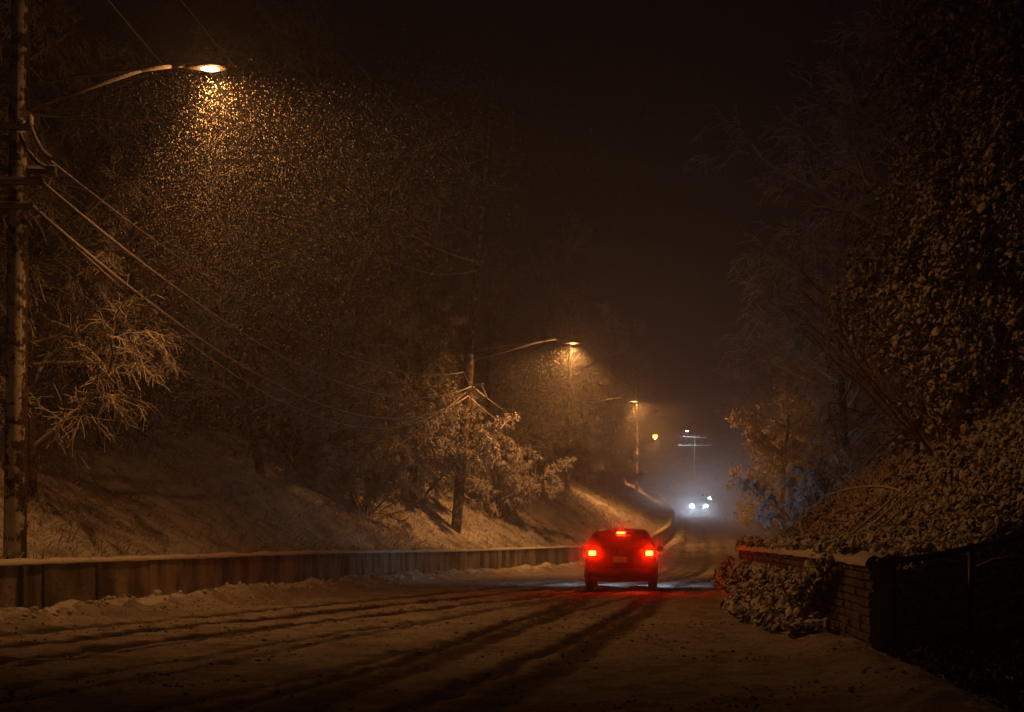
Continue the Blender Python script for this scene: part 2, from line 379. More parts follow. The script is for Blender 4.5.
# ------------------------------------------------------------------ walls
def path_wall(name, pts, thick, h, mat, label, capth=.07, panel=1.6, gap=.035, capw=.10, courses=None, group=None, jit=0.0, posts=(), core=None):
    """wall along pts (x, y): separate cast panels with open joints, and a rounded cushion of snow on top"""
    root = empty(name, (pts[0][0], pts[0][1], gz(*pts[0]) if False else float(zr(pts[0][1]))))
    ox, oy, oz = root.location
    P = np.array(pts, float); seg = np.linalg.norm(np.diff(P, axis=0), axis=1); s = np.concatenate([[0], np.cumsum(seg)]); L = s[-1]
    at = lambda t: (np.interp(t, s, P[:, 0]), np.interp(t, s, P[:, 1]))
    rng = random.Random(3); mb = MB(); mc = MB(); t = 0
    while t < L-.05:
        t2 = min(L, t+panel*(1+rng.uniform(-.2, .2))); a, b = at(t+gap/2), at(t2-gap/2)
        cx, cyy = (a[0]+b[0])/2, (a[1]+b[1])/2; ln = math.hypot(b[0]-a[0], b[1]-a[1]); rz = math.atan2(b[1]-a[1], b[0]-a[0])
        z0 = float(zr(cyy)); off = rng.uniform(-1, 1)*.012
        if courses:
            ch = (h+.3)/courses
            for k in range(courses):
                q = -.0; row = 0; lx = -ln/2+(-(k % 2)*.25)
                while lx < ln/2:
                    w = rng.uniform(.3, .55); x0, x1 = max(lx, -ln/2), min(lx+w, ln/2)
                    if x1-x0 > .05:
                        m = (x0+x1)/2; o2 = rng.uniform(-1, 1)*.02
                        mb.box((cx-ox+m*math.cos(rz)-o2*math.sin(rz), cyy-oy+m*math.sin(rz)+o2*math.cos(rz), z0-oz-.3+(k+.5)*ch), (x1-x0-.02, thick, ch-.022), rz, .012)
                    lx += w
            mb.box((cx-ox, cyy-oy, z0-oz+h/2-.15), (ln, thick-.08, h+.28), rz)
        else:
            mb.box((cx-ox-off*math.sin(rz), cyy-oy+off*math.cos(rz), z0-oz+h/2-.2), (ln, thick, h+.4), rz, .015)
        t = t2
    if not courses:   # the concrete core seen dark in the joints
        t = 0
        while t < L-.05:
            t2 = min(L, t+2.0); a, b = at(t), at(t2); rz = math.atan2(b[1]-a[1], b[0]-a[0])
            mc.box(((a[0]+b[0])/2-ox, (a[1]+b[1])/2-oy, float(zr((a[1]+b[1])/2))-oz+h/2-.2), (math.hypot(b[0]-a[0], b[1]-a[1])+.01, thick-.14, h+.36), rz); t = t2
        mc.build('wall_core', M['joint'], root)
    mb.build('wall_face', mat, root)
    # snow cushion
    n = int(L/.12); T = np.linspace(0, L, n); X = np.interp(T, s, P[:, 0]); Y = np.interp(T, s, P[:, 1])
    d = np.stack([np.gradient(X), np.gradient(Y)], 1); d /= np.linalg.norm(d, axis=1)[:, None]; nn = np.stack([-d[:, 1], d[:, 0]], 1)
    prof = [(-1, -.35), (-1.04, .1), (-.85, .7), (-.4, 1), (.1, 1.05), (.5, .95), (.9, .6), (1.04, .1), (1, -.35)]
    V = []; m = len(prof)
    for (a, b) in prof:
        hh = capth*(1.1+2.0*vnoise(T, T*0+a, .7, 4)); w = (thick/2+capw*.35)*(1+.12*vnoise(T, T*0+3+a*2, .5, 4))
        V.append(np.stack([X+nn[:, 0]*a*w-ox, Y+nn[:, 1]*a*w-oy, zr(Y)-oz+h+np.maximum(b, -.3)*hh+.004], 1))
    V = np.stack(V, 1).reshape(-1, 3); i = np.arange(n*m).reshape(n, m)
    f = np.stack([i[:-1,:-1], i[1:,:-1], i[1:,1:], i[:-1,1:]], -1).reshape(-1, 4)
    obj('snow_cap', V, f, M['cap'], root)
    for t in posts:
        a = at(t); b = at(t+.1); rz = math.atan2(b[1]-a[1], b[0]-a[0]); z0 = float(zr(a[1]))
        MB().box((a[0]-ox+math.sin(rz)*(thick/2+.03), a[1]-oy-math.cos(rz)*(thick/2+.03), z0-oz+h/2-.1), (.13, .10, h+.12), rz, .01).build('post', M['stone'], root)
    tag(root, label, 'wall', group); return root

ysw = np.arange(8, 205, 1.0)
pL = [(float(XL(y)), float(y)) for y in ysw]
path_wall('retaining_wall', pL, .26, .98, M['wall'], "long weathered concrete wall of cast panels under a thin ridge of snow, below the left bank", .06, 1.8, .055, posts=(15.1, 17.45, 19.9))
pR = [(float(XR(y))+.16, float(y)) for y in list(np.arange(18.6, 38.6, 1.0))+[38.4]]
pR += [(6.6, 39.6), (7.5, 41.2), (8.4, 42.8)]
path_wall('stone_wall', pR, .30, 1.12, M['stone'], "dark block wall draped with snow covered ivy at the right edge of the road", .09, 2.4, .01, .16, courses=13)

# ------------------------------------------------------------------ railing on the right
def railing():
    o0 = (RAIL[0][0], RAIL[0][1], gz(*RAIL[0])); root = empty('metal_railing', o0)
    tops = []
    zt = [1.16, 1.31, 1.52, 1.95]
    P = [Vector((x, y, z)) for (x, y), z in zip(RAIL, zt)]
    L = lambda p: (p[0]-o0[0], p[1]-o0[1], p[2]-o0[2])
    start = Vector((4.45, 18.2, 1.17))
    fine = [start]+P
    pts = []
    for a, b in zip(fine[:-1], fine[1:]):
        for k in range(5): 
            q = a.lerp(b, k/5); q.z -= .02*math.sin(math.pi*k/5); pts.append(L(q))
    pts.append(L(fine[-1]))
    MB().tube(pts, .045, 10).build('top_rail', M['rail'], root, True)
    low = [L(Vector((p.x, p.y, p.z-.85))) for p in P]
    MB().tube(low, .022, 8).build('lower_rail', M['rail'], root, True)
    for (x, y), z in zip(RAIL, zt):
        g = gz(x, y)-.15
        MB().tube([L((x, y, g)), L((x, y, z))], .042, 10).lathe([(.06,-.02),(.06,.05),(.03,.07),(.001,.075)], L((x, y, z)), 10).build('post', M['rail'], root, True)
    tag(root, "black metal railing on round posts climbing away from the right end of the ivy wall", 'railing')
railing()

# ------------------------------------------------------------------ utility poles, lamps, cables
def tubes_np(P, Rr, k):
    """P (N, n, 3), Rr (N, n) -> verts, quad faces of N tubes with k sides"""
    Nn, n, _ = P.shape
    T = np.gradient(P, axis=1); T /= np.linalg.norm(T, axis=2, keepdims=True)+1e-9
    A = np.where(np.abs(T[..., 2:3]) > .9, np.array([1., 0, 0]), np.array([0., 0, 1.]))
    U = np.cross(T, A); U /= np.linalg.norm(U, axis=2, keepdims=True)+1e-9; Wv = np.cross(T, U)
    an = np.arange(k)*2*np.pi/k
    V = P[:, :, None, :]+Rr[:, :, None, None]*(np.cos(an)[None, None, :, None]*U[:, :, None, :]+np.sin(an)[None, None, :, None]*Wv[:, :, None, :])
    i = np.arange(Nn*n*k).reshape(Nn, n, k); j = np.roll(i, -1, axis=2)
    F = np.stack([i[:, :-1], j[:, :-1], j[:, 1:], i[:, 1:]], -1).reshape(-1, 4)
    return V.reshape(-1, 3), F

def utility_pole(x, y, h, lean, label, arms, r=.17, brk=None, name='utility_pole', armdir=(.95, .3), white=False):
    z0 = gz(x, y)-.3; root = empty(name, (x, y, z0))
    n = 24; rng = random.Random(int(abs(x*10)))
    pts = [(lean[0]*t, lean[1]*t, (h+.3)*t) for t in [i/(n-1) for i in range(n)]]
    MB().tube(pts, [r*(1.08-.45*i/(n-1)) for i in range(n)], 16).build('pole', M['pole' if y < 40 else 'pole_bare'], root, True)
    ax = lambda z: (lean[0]*(z/(h+.3)), lean[1]*(z/(h+.3)))
    dx, dy = armdir
    for (za, half, tilt) in arms:
        z = za-z0; cx, cyy = ax(z); a = (cx-dx*half, cyy-dy*half-.12, z+tilt*half); b = (cx+dx*half, cyy+dy*half-.12, z-tilt*half)
        ar = MB().tube([a, b], .085, 4).build('crossarm', M['pole'], root)
        for t in (.06, .36, .64, .94):
            q = [a[i]+(b[i]-a[i])*t for i in range(3)]
            MB().lathe([(.02,0),(.02,.08),(.055,.09),(.06,.12),(.03,.14),(.05,.16),(.045,.19),(.015,.22)], (q[0], q[1], q[2]+.05), 10).build('insulator', M['cap'], ar, True)
        for s in (-1, 1):
            MB().tube([(cx+dx*s*half*.45, cyy+dy*s*half*.45-.12, z-.03), (cx, cyy-.14, z-.55)], .022, 6).build('brace', M['metal'], root)
    tag(root, label, 'utility pole')
    return root

p1 = utility_pole(-8.62, 26, 18.4, (.14, .1), "thick snow flecked wooden utility pole nearest the camera, at the left edge", [(16.6, 1.7, 0.0)], r=.185)
p2 = utility_pole(-2.45, 65, 17.9, (1.5, .2), "tall leaning wooden utility pole with one high crossarm, midway along the wall", [(16.35, 1.62, .06)], r=.21)
p3 = utility_pole(3.5, 95, 11.5, (.25, .1), "distant utility pole behind the wall with snow caked wires crossed at its head", [(7.9, .9, -.3)], r=.17)
p4 = utility_pole(12.7, 153, 12, (.1, .1), "thin far utility pole carrying the glowing orange lamp", [], r=.15)
p5 = utility_pole(24.9, 205, 9.8, (.1, .1), "farthest utility pole on the hilltop with three stacked crossarms lit white", [(12.6, 2.3, 0), (13.7, 1.7, .05), (14.8, 1.3, 0)], r=.16, armdir=(1, .05))

# twisted snow caked hardware at the heads of the second and third pole
def hardware(parent, sticks, r=.03):
    o = parent.location; mb = MB()
    for st in sticks: mb.tube([(p[0]-o[0], p[1]-o[1], p[2]-o[2]) for p in st], r, 6)
    mb.build('bracket', M['metal'], parent, True)
px = lambda X, Y, d: ((X-512)*d/1500, d, 1.6+(526-Y)*d/1500)
hardware(p2, [[px(458,400,64.8), px(470,392,64.4), px(481,385,64.2)], [px(481,385,64.2), px(487,398,64.4)], [px(471,386,64.6), px(483,384,64.2)], [px(474,395,64.6), px(463,371,64.6)]], .035)
hardware(p3, [[px(567,455,94.8), px(576,437,94.5), px(584,432,94.4)], [px(576,437,94.5), px(574,418,94.6)], [px(571,428,94.8), px(584,434,94.4)], [px(564,436,94.8), px(576,440,94.6)], [px(576,440,94.5), px(582,450,94.6)]], .045)
hardware(p1, [[px(20,134,25.8), px(27,150,25.7), px(38,163,25.6), px(48,168,25.6)], [px(25,128,25.8), px(30,118,25.9)]], .035)
MB().tube([tuple(Vector(px(-70,166,26.05))-p1.location), tuple(Vector(px(47,170,26.05))-p1.location)], .07, 4).build('crossarm', M['pole'], p1)
MB().box((px(52,171,25.6)[0]-p1.location[0], 25.6-26, px(52,171,25.6)[2]-p1.location[2]), (.16,.16,.2), .2, .03).build('insulator_box', M['metal'], p1)
MB().lathe([(.03,-.1),(.06,-.08),(.06,-.03),(.04,-.02),(.06,0),(.06,.05),(.02,.1)], (px(30,120,25.7)[0]-p1.location[0], -.3, px(30,120,25.7)[2]-p1.location[2]), 12).build('insulator', M['cap'], p1, True)

def catenary(a, b, sag, n=60):
    t = np.linspace(0, 1, n)[:, None]; p = np.array(a)*(1-t)+np.array(b)*t; p[:, 2:3] -= 4*sag*t*(1-t); return p
def cable(a, b, sag, r, label, group='snow covered cables strung between the poles', name='power_cable'):
    p = catenary(a, b, sag); o = p[0].copy(); q = p-o
    rr = r*(1+.35*vnoise(np.arange(60)*1.0, np.arange(60)*0+sag*10, 2.0, 3))
    ob = obj(name, *tubes_np(q[None], rr[None], 8), M['wire']); ob.location = o; tag(ob, label, 'cable', group); return ob
A = lambda pole, z: (pole.location.x, pole.location.y-.2, z)
p1z = lambda Y: 1.6+(526-Y)*25.8/1500
e1 = px(31,205,25.7); e2 = px(41,181,25.6); e3 = px(31,127,25.7)
cable(e1, px(468,396,64.6), 2.1, .036, "thickest lowest snowed cable sagging from the near pole to the leaning pole")
cable(px(30,203,25.9), px(466,392,65), 2.6, .022, "thinner lowest cable drooping just beside the thickest one")
cable(e2, px(472,386,64.6), 1.75, .030, "middle snowed cable sagging away from the near pole")
cable((e3[0]+.3, 25.8, e3[2]-.55), px(464,372,64.8), 1.3, .02, "upper snowed cable with a loop at its near end")
cable(e3, px(52,157,25.8), .12, .035, "short curved jumper cable dropping from the insulator on the near pole")
cable(e1, (-23, 24.0, 6.9), .15, .07, "lowest cable running off the left edge from the near pole")
cable(e2, (-23, 24.0, 7.5), .12, .08, "thickest cable running off the left edge, just under the dark bar on the near pole")
cable(e3, (-23, 24.0, 8.3), .10, .065, "top cable running off the left edge from the near pole")
cable((-6.9, 26.2, 16.75), px(449,186,65), 1.6, .012, "thin high wire at the top left reaching the crossarm of the leaning pole")
cable((-7.6, 26.1, 16.75), px(500,188,65), 1.6, .012, "second thin high wire beside the top left one")
cable(px(484,262,65), (-8.5, 26, 14.4), 1.9, .020, "dim wire curving up left from the upper shaft of the leaning pole")
cable(px(482,268,65), (-8.5, 26, 12.6), 2.4, .016, "dim wire drooping left below the other on the leaning pole")
cable(px(472,386,64.6), px(571,428,94.7), .7, .03, "cable from the leaning pole to the distant pole")
cable(px(468,396,64.6), px(576,440,94.6), .9, .03, "lower cable from the leaning pole to the distant pole")
cable(px(576,430,94.6), (12.8, 153, 9.2), .8, .03, "cable from the distant pole to the pole with the glowing lamp")
cable((12.8, 153, 9.6), (24.0, 205, 12.8), .9, .03, "far cable running up the hill to the farthest pole")

def street_lamp(base, arm, head, power, label, lens='lens', lens_drop=.05, aim=(0, 0), size=150, scale=1.0, lens_r=.2, arm_r=.028, bare=0):
    """base: where the bracket meets the pole, arm: its end, head: the lens"""
    root = empty('street_lamp', base); o = Vector(base); h = Vector(head)-o; e = Vector(arm)-o
    a2 = Vector((0, 0, -.42))
    mid = e*.80+Vector((0, 0, .0))
    mb = MB().tube([(0, 0, 0), tuple(e*.35+Vector((0, 0, .05))), tuple(mid), tuple(e)], arm_r, 8)
    mb.tube([tuple(a2), tuple(a2.lerp(mid, .5)), tuple(mid)], arm_r*.9, 8)
    mb.tube([tuple(e), tuple(e.lerp(h, .55)+Vector((0, 0, .06)))], arm_r*1.05, 8)
    mb.build('bracket_arm', M['metal'], root, True)
    d = Vector((h.x-e.x, h.y-e.y, 0)); d = d.normalized() if d.length > 1e-4 else Vector((1, 0, 0)); rz = math.atan2(d.y, d.x)
    prof = []; 
    st = [(-.42,.05,.045), (-.30,.09,.07), (-.12,.17,.11), (.05,.205,.12), (.18,.185,.10), (.26,.11,.06), (.285,.03,.02)]
    vs = []; fs = []; K = 14
    for (lx, hw, hh) in st:
        for k in range(K):
            an = math.pi*2*k/K; yy = hw*math.cos(an); zz = hh*math.sin(an) if math.sin(an) > 0 else .015*math.sin(an)
            vs.append((h.x+(lx*math.cos(rz)-yy*math.sin(rz))*scale, h.y+(lx*math.sin(rz)+yy*math.cos(rz))*scale, h.z+.035+zz*scale))
    for i in range(len(st)-1):
        for k in range(K): fs.append((i*K+k, i*K+(k+1) % K, (i+1)*K+(k+1) % K, (i+1)*K+k))
    fs += [tuple(range(K-1, -1, -1)), tuple(range((len(st)-1)*K, len(st)*K))]
    hd = obj('lamp_head', vs, fs, M['housing'], root)
    r = lens_r*scale
    MB().lathe([(r*.9, .0), (r, -lens_drop*.3), (r*.92, -lens_drop*.6), (r*.65, -lens_drop*.88), (r*.3, -lens_drop*1.05), (.001, -lens_drop*1.1)], (h.x, h.y, h.z+.018), 20).build('lens', M[lens], hd, True)
    ld = bpy.data.lights.new('lamp_light', 'SPOT'); ld.energy = power; ld.color = SODIUM; ld.shadow_soft_size = .12
    ld.spot_size = R(size); ld.spot_blend = .55
    lo = bpy.data.objects.new('lamp_light', ld); link(lo, root); lo.location = h+Vector((0, 0, -lens_drop*1.2-.14)); lo.rotation_euler = (aim[0], aim[1], 0)
    if bare:            # the bowl also spills some light sideways
        pd = bpy.data.lights.new('bowl_spill', 'POINT'); pd.energy = bare; pd.color = SODIUM; pd.shadow_soft_size = .1
        po = bpy.data.objects.new('bowl_spill', pd); link(po, root); po.location = lo.location
    tag(root, label, 'street lamp'); return root
L1 = px(210,70,26); L2 = px(573,344,65); L3 = px(634,402,95); L4 = px(655,435,152)
street_lamp(px(25,86,26), px(172,66,26), (L1[0], L1[1], L1[2]), P_LAMP, "nearest street lamp, bright oval lens above the big cone of lit snowflakes", size=150, aim=(R(14), R(-22)), bare=105, arm_r=.036, lens_drop=.012, lens_r=.165)
street_lamp(px(468,352,65), px(562,338,65), L2, P_LAMP*2.6, "second street lamp on a long bracket arm from the leaning pole", lens='lens_dim', lens_drop=.02, lens_r=.14, size=160, aim=(R(3), R(12)), bare=260, arm_r=.045)
street_lamp(px(570,402,95), px(624,397,95), L3, P_LAMP*2.8, "third street lamp, small, above a little fan of lit snow left of the orange bowl", lens='lens_dim', lens_drop=.02, lens_r=.14, size=158, aim=(R(-4), R(-30)), bare=380, arm_r=.03)
street_lamp((12.8,152,11.0), (14.0,152,11.2), L4, P_LAMP*1.5, "far street lamp with a round glowing orange bowl, above the car ahead", lens='lens_far', lens_drop=.42, lens_r=.26, size=175, bare=800)
# the small white lamp on the farthest pole
wl = px(687,431,203); wroot = empty('wall_pack_lamp', wl); wroot.name = 'white_lamp'
MB().box((0, 0, .08), (.5, .3, .1), 0, .03).tube([(0, 0, .1), (.7, 1.8, -.05)], .03, 6).build('lamp_head', M['housing'], wroot)
MB().box((0, 0, 0), (.36, .22, .05), 0, .015).build('lens', M['led'], wroot)
ld = bpy.data.lights.new('white_light', 'SPOT'); ld.energy = 500; ld.color = (.8,.92,1); ld.spot_size = R(170); ld.shadow_soft_size = .1
lo = bpy.data.objects.new('white_light', ld); link(lo, wroot); lo.location = (0, -.1, -.12)
tag(wroot, "tiny white lamp high on the farthest pole over the hilltop", 'lamp')

# ------------------------------------------------------------------ trees
def grow_tree(seed, height=7.5, trunk_r=.16, limbs=15, sub=8, twigs=8, fine=4, spread=.5, up=.55, droop=.25, start=.22, lean=(0, 0), limb_len=.52, rmin=.010, multi=1):
    rng = np.random.RandomState(seed); lv = {0: [], 1: [], 2: [], 3: [], 4: []}
    def line(p, d, ln, r0, r1, n, wob, dr):
        pts = [np.array(p, float)]; d = np.array(d, float); d /= np.linalg.norm(d); dirs = [d.copy()]
        for i in range(n-1):
            d = d+rng.normal(0, wob, 3)+np.array([0, 0, -dr]); d /= np.linalg.norm(d)
            pts.append(pts[-1]+d*ln/(n-1)); dirs.append(d.copy())
        return np.array(pts), np.linspace(r0, r1, n), np.array(dirs)
    def child(pts, dirs, rad, t, ang, ln, n, wob, dr, rfac, r1, upb):
        k = t*(len(pts)-1); i = min(int(k), len(pts)-2); f = k-i; p = pts[i]*(1-f)+pts[i+1]*f; d = dirs[i]; r = rad[i]*rfac
        a = rng.normal(0, 1, 3); a -= d*a.dot(d); a /= np.linalg.norm(a)+1e-9
        nd = d*math.cos(ang)+a*math.sin(ang)+np.array([0, 0, upb])
        return line(p, nd, ln, max(r, r1), r1, n, wob, dr)
    for m in range(multi):
        d0 = np.array([lean[0]+rng.normal(0, .12*(multi > 1)+.03)*1.5*multi**.5, lean[1]+rng.normal(0, .12*(multi > 1)+.03)*1.5*multi**.5, 1.0])
        hh = height*rng.uniform(.8, 1.05) if multi > 1 else height
        T = line((rng.normal(0, .12*(multi > 1)), rng.normal(0, .12*(multi > 1)), -.2), d0, hh, trunk_r, trunk_r*.2, 12, .05, -.01); lv[0].append(T)
        nl = max(3, int(limbs/multi**.6))
        for a in range(nl):
            t = start+(1-start)*((a+rng.rand())/nl)**.9; t = min(t, .98)
            ll = hh*limb_len*(1.05-.65*t)*rng.uniform(.7, 1.2)
            B = child(T[0], T[2], T[1], t, rng.uniform(.7, 1.25)*spread*2, ll, 8, .13, droop*.12, .55, .022, up*.4); lv[1].append(B)
            for b in range(sub):
                t2 = rng.uniform(.15, 1.0); l2 = ll*rng.uniform(.25, .5)*(1.15-.5*t2)
                D = child(B[0], B[2], B[1], t2, rng.uniform(.4, 1.0), l2, 6, .17, droop*.3, .5, .014, .12); lv[2].append(D)
                for c in range(twigs):
                    t3 = rng.uniform(.1, 1.0); l3 = max(.18, l2*rng.uniform(.3, .6))
                    E = child(D[0], D[2], D[1], t3, rng.uniform(.4, 1.0), l3, 4, .2, droop*.5, .6, rmin, .05); lv[3].append(E)
                    for e in range(fine):
                        F_ = child(E[0], E[2], E[1], rng.uniform(.1, 1), rng.uniform(.4, 1.1), l3*rng.uniform(.35, .7), 3, .2, droop*.6, .8, rmin*.8, 0); lv[4].append(F_)
    def pack(level, k):
        if not lv[level]: return None
        P = np.stack([q[0] for q in lv[level]]); Rr = np.stack([q[1] for q in lv[level]]); return tubes_np(P, Rr, k)
    def join(parts):
        V = []; F = []; n = 0
        for p in parts:
            if p is None: continue
            V.append(p[0]); F.append(p[1]+n); n += len(p[0])
        return np.concatenate(V), np.concatenate(F)
    tips = np.concatenate([q[0][1:] for q in lv[3]]) if lv[3] else np.zeros((0, 3))
    return join([pack(0, 10)]), join([pack(1, 6), pack(2, 4), pack(3, 3), pack(4, 3)]), tips

def ico(sub=1):
    import bmesh
    bm = bmesh.new(); bmesh.ops.create_icosphere(bm, subdivisions=sub, radius=1); bm.verts.ensure_lookup_table()
    v = np.array([tuple(x.co) for x in bm.verts]); f = np.array([[w.index for w in q.verts] for q in bm.faces]); bm.free(); return v, f
ICO1 = ico(2); ICO2 = ico(2)
def lumps(P, sz, rng, base=ICO1, flat=(.6, 1.5), tiltn=None):
    """one mesh of many drooping snow loaded leaves at points P"""
    n = len(P); v, f = base; k = len(v)
    s = sz*np.exp(rng.normal(-.05, .38, n)).clip(.4, 2.0)
    q = rng.normal(size=(n, 3)); 
    a = rng.uniform(0, 2*np.pi, n); b = rng.normal(0, .65, n)
    ca, sa, cb, sb = np.cos(a), np.sin(a), np.cos(b), np.sin(b)
    sx = s*rng.uniform(.45, .95, n); sy = s*rng.uniform(.28, .7, n); szz = s*rng.uniform(*flat, n)
    X = v[None, :, 0]*sx[:, None]; Yv = v[None, :, 1]*sy[:, None]; Z = v[None, :, 2]*szz[:, None]
    jit = 1+rng.normal(0, .17, (n, k)); X = X*jit; Yv = Yv*jit
    X = X*(1-.35*(v[None, :, 2] < 0)*-v[None, :, 2])           # narrower towards the hanging tip
    Y2 = Yv*cb[:, None]-Z*sb[:, None]; Z2 = Yv*sb[:, None]+Z*cb[:, None]
    X3 = X*ca[:, None]-Y2*sa[:, None]; Y3 = X*sa[:, None]+Y2*ca[:, None]
    V = np.stack([X3, Y3, Z2], -1)+P[:, None, :]
    F = (f[None]+np.arange(n)[:, None, None]*k).reshape(-1, 3)
    return V.reshape(-1, 3), F
def leaf_quads(P, size, rng, n_each=1):
    """small bent leaves as pairs of triangles"""
    P = np.repeat(P, n_each, 0)+rng.normal(0, size*.9, (len(P)*n_each, 3)); n = len(P)
    u = rng.normal(size=(n, 3)); u /= np.linalg.norm(u, axis=1)[:, None]; w = rng.normal(size=(n, 3)); w -= u*(u*w).sum(1)[:, None]; w /= np.linalg.norm(w, axis=1)[:, None]
    s = size*rng.uniform(.6, 1.3, n)[:, None]
    V = np.stack([P-u*s, P+w*s*.5, P+u*s+np.array([0, 0, -1])*s*.3, P-w*s*.5], 1).reshape(-1, 3)
    F = np.arange(n*4).reshape(n, 4); return V, F

def ivy_mesh(P, sz, rg, leaves=3):
    v, f = lumps(P, sz, rg); lv, lf = leaf_quads(P, sz*.85, rg, leaves)
    lf = np.concatenate([lf[:, [0,1,2]], lf[:, [0,2,3]]])+len(v)
    return np.concatenate([v, lv]), np.concatenate([f, lf])
def make_tree(name, seed, leafy=0, twig='twig', **kw):
    tr, cr, tips = grow_tree(seed, **kw); root = empty(name, (0, 0, 0))
    obj('trunk', tr[0], tr[1], M['bark'], root)
    obj('crown', cr[0], cr[1], M[twig], root, smooth=False)
    if leafy:
        rng = np.random.RandomState(seed); idx = rng.choice(len(tips), min(leafy, len(tips)), replace=False)
        lv, lf = leaf_quads(tips[idx], .075, rng, 3); obj('foliage', lv, lf, M['leaftree'], root, smooth=False)
    return root
protos = dict(
    big=make_tree('bare_tree', 11, height=9.5, trunk_r=.2, limbs=17, sub=8, twigs=8, fine=3, spread=.52, up=.5, droop=.3),
    big2=make_tree('bare_tree', 23, height=8.0, trunk_r=.16, limbs=16, sub=8, twigs=8, fine=3, spread=.6, up=.35, droop=.4, lean=(.12, -.05)),
    near=make_tree('snow_laden_tree', 35, height=8.2, trunk_r=.15, limbs=20, sub=10, twigs=10, fine=5, spread=.62, up=.22, droop=.38, lean=(.10, 0), start=.15, rmin=.012),
    shrub=make_tree('snow_laden_shrub', 47, height=4.6, trunk_r=.06, limbs=32, sub=8, twigs=8, fine=4, spread=.45, up=.3, droop=.5, multi=6, start=.06, limb_len=.5, rmin=.016),
    leafy=make_tree('leafy_tree', 59, leafy=17000, height=7.5, trunk_r=.15, limbs=17, sub=8, twigs=8, fine=2, spread=.6, up=.3, droop=.45, start=.2),
    shoots=make_tree('bare_shoot_bush', 61, twig='twig_bare', height=5.8, trunk_r=.05, limbs=9, sub=4, twigs=3, fine=1, spread=.32, up=.3, droop=.15, multi=9, start=.2, limb_len=.4, lean=(-.55, 0), rmin=.008),
)
used = set()
def place(kind, x, y, label, cat='tree', s=1.0, rz=None, group=None, sink=.1):
    p = protos[kind]
    o = p if kind not in used else copy_tree(p); used.add(kind)
    o.location = (x, y, gz(x, y)-sink); rng = random.Random(int(x*31+y*17)); o.rotation_euler = (0, 0, rng.uniform(0, 6.28) if rz is None else rz)
    o.scale = (s, s, s*rng.uniform(.94, 1.06)); 
    for k in ('label', 'category', 'group'):
        if k in o: del o[k]
    tag(o, label, cat, group); return o
GL = 'snowy trees along the left bank'; GR = 'trees along the right bank'; GS = 'snow laden shrubs on the left bank'
place('near', -9.9, 31, "snow laden tree drooping right behind the nearest pole, its lower twigs lit orange", s=.85, rz=.2, group=GL)
place('near', -12.5, 33, "tree behind the nearest pole whose upper twigs reach the sagging cables", s=1.25, rz=1.2, group=GL)
place('big', -14.6, 30, "dim tree at the far left edge behind the nearest pole", group=GL)
place('big2', -11.0, 40, "bare tree inside the big cone of lit snow, right of the near drooping tree", s=1.1, group=GL)
place('big', -11.5, 47, "tall bare tree in the dark behind the cone of lit snow", s=1.15, group=GL)
place('big2', -8.6, 52, "bare tree on the dark bank between the two large poles", s=1.1, group=GL)
place('big', -14.5, 57, "dim tree high on the bank left of the leaning pole", s=1.2, group=GL)
place('near', -7.6, 61, "lit tree on the bank left of the leaning pole, under the sagging cables", s=.95, rz=2.0, group=GL)
place('near', -4.9, 69.5, "broad tree just behind the leaning pole, its twigs showing around the bracket", s=1.0, rz=0, group=GL)
place('big2', -10.2, 72, "tree behind the lit shrubs left of the leaning pole", s=1.2, group=GL)
place('big', -1.0, 83, "bare tree between the leaning pole and the distant pole", s=1.0, group=GL)
place('near', 1.6, 98, "snowy tree around the foot of the distant pole", s=.9, rz=.5, group=GL)
place('big2', -4.6, 94, "dim tree left of the distant pole", s=1.2, group=GL)
place('near', 5.2, 110, "snowy tree right of the distant pole, under the third lamp", s=1.0, group=GL)
place('big', 2.5, 120, "dim tree far behind the distant pole", s=1.2, group=GL)
place('big2', 8.8, 128, "far tree left of the glowing orange lamp", s=1.0, group=GL)
place('big', 10.2, 146, "far tree under the glowing orange lamp", s=.9, group=GL)
place('shrub', -6.6, 63.5, "rounded snowy shrub brightly lit beside the leaning pole, on its left", 'shrub', 1.0, group=GS)
place('shrub', -7.3, 66, "larger lit shrub higher on the bank left of the leaning pole", 'shrub', 1.2, group=GS)
place('shrub', -9.4, 64, "half lit shrub farthest left of the leaning pole's shrubs", 'shrub', 1.1, group=GS)
place('shrub', -3.4, 70.5, "shrub close behind the foot of the leaning pole", 'shrub', .9, group=GS)
place('shrub', -5.0, 66.8, "low shrub left of the leaning pole's foot behind the wall", 'shrub', .9, group=GS)
place('shrub', -5.8, 58.8, "shrub at the lit edge of the dark bank, left of the leaning pole", 'shrub', .8, group=GS)
place('shrub', -6.2, 69.5, "shrub in the middle of the lit thicket left of the leaning pole", 'shrub', 1.25, group=GS)
place('shrub', -4.2, 65.5, "shrub whose lit twigs touch the leaning pole from the left", 'shrub', 1.1, group=GS)
place('shrub', -8.8, 70, "tall shrub at the top of the lit thicket", 'shrub', 1.4, group=GS)
place('shrub', -.6, 72, "dim shrub right of the leaning pole behind the wall bend", 'shrub', .9, group=GS)
place('shrub', -1.6, 78, "shrub in the dark between the leaning pole and the distant pole", 'shrub', 1.2, group=GS)
place('shrub', 1.2, 84, "reddish dim shrub left of the car's roof behind the wall", 'shrub', 1.0, group=GS)
place('near', -7.2, 66.8, "tree deep in the lit thicket left of the leaning pole", s=.95, rz=1.1, group=GL)
place('shrub', .3, 90, "lit shrub on the bank left of the distant pole", 'shrub', 1.0, group=GS)
place('shrub', 4.4, 104, "shrub right of the distant pole's foot", 'shrub', .9, group=GS)
place('shrub', 8.3, 118, "small shrub behind the car's left side, up the road", 'shrub', .9, group=GS)
